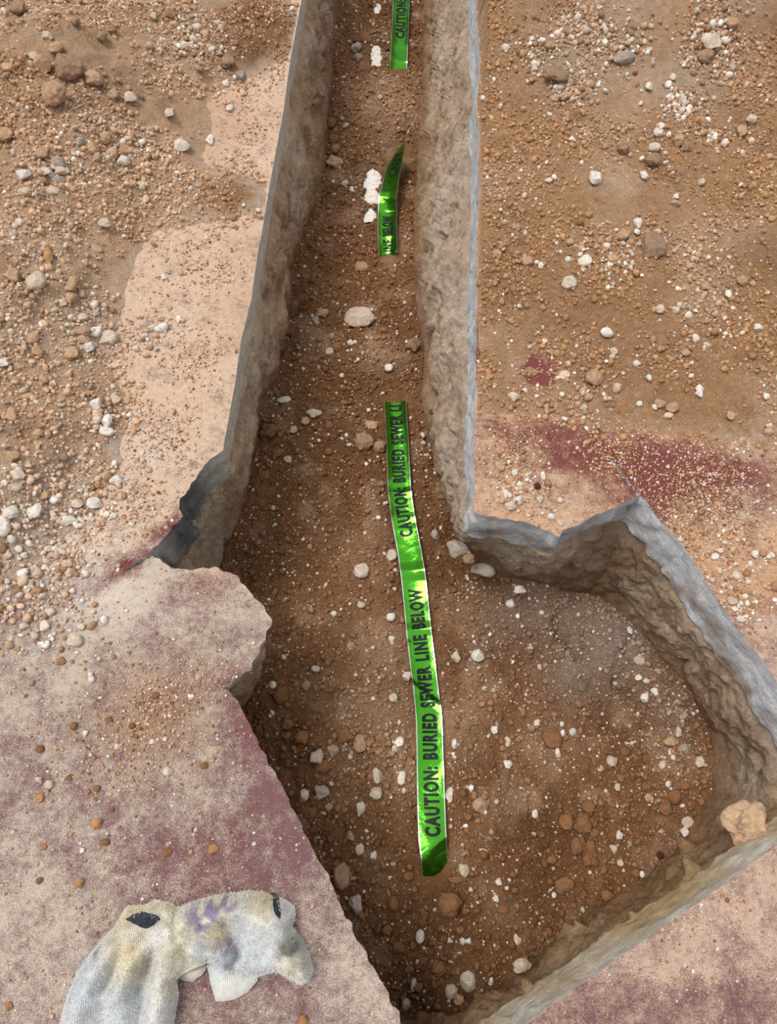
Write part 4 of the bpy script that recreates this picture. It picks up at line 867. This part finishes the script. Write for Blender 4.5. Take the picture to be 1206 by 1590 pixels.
def pick(cols, probs, n, r):
    k = r.choice(len(cols), n, p=np.array(probs)/sum(probs)); c = np.array([lin(x) for x in cols])[k]
    return c*r.uniform(0.82, 1.15, (n, 1))
r = np.random.default_rng(5)
q = sample(28000, (T_POLY[:, 0].min(), T_POLY[:, 1].min(), T_POLY[:, 0].max(), 5.0), lambda q: inside(q, B_POLY), 31, ZF)
q = np.concatenate([q, cluster([(1030, 1100, .07, 260), (1040, 1200, .08, 380), (960, 1270, .07, 260), (590, 1180, .10, 360), (870, 950, .10, 220), (640, 700, .05, 160), (560, 400, .07, 120), (740, 880, .05, 120), (700, 1200, .06, 160), (660, 1480, .10, 200)], ZF, 8)])
dtape = np.minimum(np.minimum(line_dist(q, tp), line_dist(q, tpB)), line_dist(q, tpC)); q = q[(dtape > 0.045) & inside(q, B_POLY)]
zq = bil(fz.reshape(ny, nx), q); q = q[zq > ZF-0.029] if False else q; zq = bil(fz.reshape(ny, nx), q)
ok = ~((line_dist(q, pp) < 0.05) & (zq < ZF-0.012)); q = q[ok]; zq = zq[ok]; n = len(q); P3 = np.concatenate([q, zq[:, None]], 1)
base = soil_col(q, None)*r.uniform(0.7, 1.15, (n, 1))
wh = pick([(214, 196, 178), (186, 160, 136), (150, 110, 78), (228, 218, 208)], [3, 3, 2, 2], n, r); iswh = r.random(n) < 0.24+0.25*np.clip(fbm(q, 6, 2, 9), 0, 1)
sz = sizes(n, 0.0056, 0.5, 0.0028, 0.02, r)*np.where(iswh, 0.85, 1.1); big = sz > 0.011
col = np.where(iswh[:, None], wh, base)
scatter('trench_grit', P3[~big], sz[~big], col[~big], 0, 'fine brown crumbs and pale grit over the trench floor', 61)
scatter('trench_gravel', P3[big], sz[big], col[big], 1, 'small loose stones and clods strewn over the trench floor', 62)

q = sample(34000, (-2.2, -0.4, -0.1, 3.6), lambda q: ~inside(q, T_POLY) & (dirt_left(q) > -0.012-0.01*fbm(q, 9, 2, 801)) & (q[:, 0] < 0.1) & (fbm(q, 7, 3, 803)+0.35 > 0.5*rng.random(len(q))), 33)
q = np.concatenate([q, cluster([(150, 520, .09, 420), (165, 645, .06, 200), (85, 260, .06, 140), (190, 235, .08, 220), (300, 70, .10, 500), (100, 790, .12, 320), (40, 860, .14, 420), (60, 940, .10, 300), (240, 515, .06, 160), (190, 780, .05, 60), (130, 1000, .1, 60)], 0, 9)])
q = q[~inside(q, T_POLY) & (line_dist(q, edgeL) > 0.01)]; n = len(q); P3 = np.concatenate([q, np.maximum(0, dirt_left(q))[:, None]], 1)
base = dirt_col(q, None, False)*r.uniform(0.88, 1.25, (n, 1)); wh = pick([(222, 206, 190), (200, 176, 154), (172, 134, 102), (232, 224, 214)], [3, 3, 3, 2], n, r)
iswh = r.random(n) < 0.22; iswh[-2600:] = r.random(2600) < 0.75; sz = sizes(n, 0.0050, 0.55, 0.0026, 0.019, r); sz[-2500:] *= 1.35; big = sz > 0.0115; col = np.where(iswh[:, None], wh, base)
scatter('heap_grit', P3[~big], sz[~big], col[~big], 0, 'fine crumbs and grit over the left dirt heap', 63)
scatter('heap_gravel', P3[big], sz[big], col[big], 1, 'pale gravel and clods loose over the left dirt heap', 64)

q = sample(32000, (0.1, -0.4, 2.4, 3.6), lambda q: ~inside(q, T_POLY) & (dirt_right(q) > -0.003-0.004*fbm(q, 9, 2, 805)) & (fbm(q, 7, 3, 807)+0.3 > 0.5*rng.random(len(q))), 35)
q = np.concatenate([q, cluster([(890, 40, .08, 420), (880, 140, .07, 260), (1060, 165, .06, 360), (1110, 70, .10, 500), (960, 70, .10, 300), (1100, 210, .05, 140), (830, 90, .06, 160), (950, 400, .08, 160), (800, 760, .06, 90), (1150, 870, .10, 140), (1150, 940, .05, 50), (1090, 500, .12, 160), (900, 600, .15, 160)], 0, 10)])
q = q[~inside(q, T_POLY) & (line_dist(q, edgeR) > 0.006)]; n = len(q); P3 = np.concatenate([q, np.maximum(0, dirt_right(q))[:, None]], 1)
base = dirt_col(q, None, True)*r.uniform(0.82, 1.2, (n, 1)); wh = pick([(222, 206, 190), (200, 176, 154), (168, 128, 96), (234, 226, 216)], [3, 3, 3, 2], n, r)
iswh = r.random(n) < 0.15; iswh[-2600:] = r.random(2600) < 0.8; sz = sizes(n, 0.0055, 0.5, 0.0028, 0.02, r); sz[-2600:] *= 1.4; big = sz > 0.0115; col = np.where(iswh[:, None], wh, base)
scatter('spread_grit', P3[~big], sz[~big], col[~big], 0, 'fine brown crumbs over the dirt on the right slab', 65)
scatter('spread_gravel', P3[big], sz[big], col[big], 1, 'pale pebbles and clods loose over the right slab', 66)

def slabgrit(edge_test, spots, nuni, seed, label):
    q = np.concatenate([sample(nuni, (-2.0, -0.4, 2.2, 3.0), edge_test, seed), cluster(spots, 0, seed+1)]); q = q[~inside(q, T_POLY)]; n = len(q)
    P3 = np.concatenate([q, np.zeros((n, 1))], 1); rr = np.random.default_rng(seed)
    scatter('slab_grit', P3, sizes(n, 0.0042, 0.35, 0.002, 0.009, rr), pick([(226, 214, 202), (166, 120, 82), (204, 166, 134), (140, 96, 66)], [2, 2, 6, 1], n, rr), 0, label, seed)
slabgrit(lambda q: ~inside(q, T_POLY) & (q[:, 0] < 0.1) & (line_dist(q, edgeL) > 0.004), [(250, 1090, .09, 420), (230, 1140, .12, 420), (150, 1180, .12, 160), (330, 1060, .06, 140), (200, 1300, .2, 140), (330, 420, .09, 320), (300, 560, .08, 320), (260, 680, .08, 400), (390, 210, .06, 160), (220, 790, .08, 300)], 4200, 71, 'scattered crumbs and grit on the dusty left slab')
slabgrit(lambda q: ~inside(q, T_POLY) & (q[:, 0] > 0.1) & (line_dist(q, edgeR) > 0.004), [(800, 740, .07, 300), (850, 800, .05, 120), (1120, 880, .12, 420), (1150, 950, .08, 160), (1000, 1520, .2, 120), (960, 710, .10, 900), (1100, 745, .12, 1100), (1060, 790, .10, 700), (800, 690, .08, 400), (790, 550, .07, 200), (1100, 820, .12, 500), (1080, 1420, .12, 200)], 3400, 73, 'scattered crumbs and sand on the bare parts of the right slab')

# ------------------------------------------------------------------ the rag
RAG = G([(84, 1610), (92, 1570), (110, 1522), (128, 1492), (150, 1464), (172, 1442), (185, 1420), (195, 1406), (220, 1406), (238, 1398), (258, 1401), (274, 1410), (300, 1399), (340, 1389), (385, 1383), (410, 1386), (428, 1394), (440, 1395), (457, 1408), (459, 1422), (453, 1440),
         (470, 1460), (480, 1482), (487, 1508), (480, 1526), (465, 1531), (448, 1522), (435, 1511), (415, 1513), (395, 1519), (370, 1521), (352, 1514), (340, 1502), (325, 1492), (300, 1503), (285, 1512), (275, 1522), (277, 1545), (271, 1570), (266, 1600), (262, 1650), (235, 1690), (160, 1700), (100, 1680)], 0.02)
m, nt, b = new_mat('grubby_terry_cloth'); v = coord(nt)
n1 = noise(nt, v, 500, 3, 0.7); n2 = noise(nt, v, 60, 4, 0.6)
wvn = nt.nodes.new('ShaderNodeTexWave'); nt.links.new(v, wvn.inputs[0]); wvn.inputs['Scale'].default_value = 95; wvn.inputs['Distortion'].default_value = 1.5
c = scale_col(nt, attr(nt, 'Col'), remap(nt, n2, 0.3, 0.7, 0.86, 1.1)); c = scale_col(nt, c, remap(nt, n1, 0.3, 0.7, 0.84, 1.12))
nt.links.new(c, b.inputs['Base Color']); b.inputs['Roughness'].default_value = 1.0
b.inputs['Sheen Weight'].default_value = 0.15
bump(nt, b, math_(nt, 'ADD', n1, math_(nt, 'MULTIPLY', wvn.outputs['Fac'], 0.35)), 0.8, 0.004)
M_RAG = m
def ridge(P, pts, a, w): return a*np.exp(-(line_dist(P, G(pts, 0.03))/w)**2)
def rag_top(P, d):
    h = 0.052*(1-np.exp(-d/0.022))
    h = h + ridge(P, [(285, 1425), (262, 1480), (255, 1560), (250, 1650)], 0.030, 0.026)+ridge(P, [(225, 1432), (165, 1490), (128, 1570), (120, 1650)], 0.026, 0.024)+ridge(P, [(262, 1436), (215, 1490), (190, 1540)], 0.016, 0.012)
    h = h - ridge(P, [(232, 1490), (218, 1540), (212, 1640)], 0.026, 0.018) - ridge(P, [(200, 1455), (165, 1530)], 0.012, 0.010)
    h = h + ridge(P, [(300, 1425), (345, 1412), (400, 1410), (440, 1450), (470, 1505)], 0.030, 0.028)+ridge(P, [(305, 1475), (335, 1480), (356, 1478)], 0.022, 0.012)+ridge(P, [(352, 1478), (352, 1505)], 0.018, 0.009)
    h = h - ridge(P, [(350, 1435), (368, 1480)], 0.016, 0.012) - ridge(P, [(276, 1415), (283, 1450)], 0.014, 0.008) + ridge(P, [(385, 1490), (440, 1500)], 0.016, 0.02)
    h = h - ridge(P, [(205, 1422), (250, 1424)], 0.012, 0.010)
    h = 0.052*(1-np.exp(-d/0.022)) + 1.35*(h-0.052*(1-np.exp(-d/0.022))) + 0.016*fbm(P, 22, 3, 601) + 0.006*fbm(P, 48, 2, 603)
    return h*sstep(0, 0.016, d)**0.5
def rag_edge(P):                                        # how far the hem hovers over the slab (the arch by the gap)
    return 0.004+0.040*blob(P, 310, 1500, 0.035, 0, 1.5, 20)+0.016*blob(P, 400, 1520, 0.05)
RC = {'base': lin((240, 237, 229)), 'yel': lin((234, 214, 172)), 'blu': lin((212, 217, 222)), 'pur': lin((158, 142, 172)), 'drk': lin((96, 90, 78))}
def rag_col(P):
    c = np.tile(RC['base'], (len(P), 1)); n = fbm(P, 14, 4, 611)
    c = mix(c, RC['blu'], np.clip(0.25+1.2*n, 0, 0.8)); c = mix(c, RC['yel'], np.clip(1.3*fbm(P, 12, 3, 613), 0, 0.8))
    for px, py, rr_, f, k in [(200, 1410, .04, .7, 'yel'), (200, 1480, .03, .7, 'yel'), (260, 1405, .03, .6, 'yel'), (410, 1400, .03, .8, 'yel'), (335, 1450, .02, .8, 'yel'), (455, 1500, .03, .6, 'yel'), (130, 1550, .05, .8, 'blu'), (210, 1560, .03, .9, 'blu'), (180, 1575, .03, .7, 'blu')]:
        c = mix(c, RC[k], f*blob(P, px, py, rr_, 0.05))
    pn = np.clip(0.55+2.4*fbm(P, 75, 3, 617), 0, 1)
    for px, py, rr_ in [(322, 1412, .030), (345, 1408, .024), (362, 1404, .016), (350, 1472, .018), (318, 1432, .018), (352, 1500, .010)]: c = mix(c, RC['pur'], np.clip(1.1*blob(P, px, py, rr_, 0.06), 0, 1)*pn)
    for px, py, rr_, f in [(455, 1477, .022, .9), (440, 1470, .014, .7), (150, 1480, .008, .7)]: c = mix(c, RC['drk'], f*blob(P, px, py, rr_, 0.05)*pn)
    return c
def shell(poly, top, thick, step=0.004):
    e = resample(np.concatenate([poly, poly[:1]]), 0.006)[:-1]; e = e+0.0015*np.stack([fbm(e, 90, 2, 1), fbm(e, 90, 2, 2)], 1)
    a, b = np.meshgrid(np.arange(e[:, 0].min(), e[:, 0].max(), step), np.arange(e[:, 1].min(), e[:, 1].max(), step)); q = np.stack([a.ravel(), b.ravel()], 1)
    q = q[inside(q, e)]; q = q[poly_dist(q, e) > 0.0025]
    ap = np.concatenate([e, q]); res = delaunay_2d_cdt([Vector(p) for p in ap.tolist()], [], [list(range(len(e)))], 1, 1e-6)
    V2 = np.array([tuple(x) for x in res[0]]); F = np.array([f for f in res[2] if len(f) == 3])
    A, B, C_ = V2[F[:, 0]], V2[F[:, 1]], V2[F[:, 2]]; fl = ((B[:, 0]-A[:, 0])*(C_[:, 1]-A[:, 1])-(B[:, 1]-A[:, 1])*(C_[:, 0]-A[:, 0])) < 0; F[fl] = F[fl][:, ::-1]
    d = poly_dist(V2, e); d[:len(e)] = 0; zt = top(V2, d); zb = np.maximum(zt-thick, 0.0012); zb = np.where(d < 1e-5, zt, zb)
    n = len(V2); V = np.concatenate([np.c_[V2, zt], np.c_[V2, zb]]); F2 = F[:, ::-1]+n
    return V, np.concatenate([F, F2]), V2, F, zt, e
Vm, Fm, V2m, Ftop, zt, e_ = shell(RAG, lambda P, d: rag_edge(P)*np.exp(-d/0.03)+rag_top(P, d), 0.009)
tongue = G([(318, 1488), (345, 1492), (402, 1508), (398, 1524), (384, 1542), (366, 1552), (346, 1557), (334, 1556), (327, 1532)], 0.015)
curl_ = G([(270, 1500), (300, 1494), (322, 1500), (312, 1516), (298, 1525), (286, 1526), (276, 1522)], 0.015)
Vt2, Ft2, V2t, _, zt2, _ = shell(tongue, lambda P, d: 0.006+0.018*(1-np.exp(-d/0.012))+0.012*blob(P, 350, 1510, 0.03)+0.004*fbm(P, 30, 2, 5), 0.008)
Vt3, Ft3, V2c, _, zt3, _ = shell(curl_, lambda P, d: 0.004+0.016*(1-np.exp(-d/0.010))+0.003*fbm(P, 30, 2, 6), 0.008)
Vall = np.concatenate([Vm, Vt2, Vt3]); Fall = np.concatenate([Fm, Ft2+len(Vm), Ft3+len(Vm)+len(Vt2)])
rag = link('rag', make_mesh('rag', Vall, Fall, True, rag_col(Vall[:, :2]), mats=[M_RAG]), label='crumpled off-white terry rag with dark stripes and purple stains on the left slab', cat='rag')
m, nt, b = new_mat('dark_navy_weave'); v = coord(nt); n1 = noise(nt, v, 350, 3, 0.7)
nt.links.new(mixc(nt, remap(nt, n1, 0.35, 0.7), tuple(lin((28, 32, 40))), tuple(lin((84, 90, 102)))), b.inputs['Base Color']); b.inputs['Roughness'].default_value = 0.9; bump(nt, b, n1, 0.6, 0.003)
for pts in ([(193, 1428), (203, 1420), (222, 1416), (238, 1420), (247, 1428), (240, 1435), (232, 1440), (220, 1434), (205, 1431)], [(417, 1388), (425, 1390), (433, 1402), (438, 1418), (436, 1426), (428, 1418), (422, 1402)]):
    Vs, Fs, _, _, _, _ = shell(G(pts, 0.05), lambda P, d: (lambda dd: rag_edge(P)*np.exp(-dd/0.03)+rag_top(P, dd))(poly_dist(P, e_)*inside(P, e_))+0.0022, 0.003, 0.003)
    link('stripe', make_mesh('stripe', Vs, Fs, True, mats=[m]), rag, label='dark navy woven stripe of the rag')
def fuzz(V2, F, z, n, seed):
    r = np.random.default_rng(seed); A = np.c_[V2, z]; ar = np.linalg.norm(np.cross(A[F[:, 1]]-A[F[:, 0]], A[F[:, 2]]-A[F[:, 0]]), axis=1); k = r.choice(len(F), n, p=ar/ar.sum())
    w = r.dirichlet((1, 1, 1), n); p = (A[F[k]]*w[:, :, None]).sum(1); nn = np.cross(A[F[k, 1]]-A[F[k, 0]], A[F[k, 2]]-A[F[k, 0]]); nn /= np.linalg.norm(nn, axis=1)[:, None]+1e-9
    dirn = nn+0.9*r.normal(size=(n, 3)); dirn /= np.linalg.norm(dirn, axis=1)[:, None]; sd = np.cross(dirn, r.normal(size=(n, 3))); sd /= np.linalg.norm(sd, axis=1)[:, None]
    L = r.uniform(0.003, 0.0075, n)[:, None]; V = np.stack([p-sd*0.0007-nn*0.001, p+sd*0.0007-nn*0.001, p+dirn*L], 1).reshape(-1, 3)
    return V, np.arange(3*n).reshape(n, 3)
V, F = fuzz(V2m, Ftop, zt, 30000, 81); cf = np.clip(rag_col(V[:, :2])*1.2, 0, 0.9)
for pts in ([(193, 1428), (222, 1416), (247, 1428), (232, 1440)], [(417, 1388), (433, 1402), (438, 1426), (424, 1405)]):
    keep = ~inside(V[F[:, 2], :2], G(pts, 0.045)); F = F[keep]
link('fuzz', make_mesh('fuzz', V, F, False, cf, mats=[M_RAG]), rag, kind='stuff')
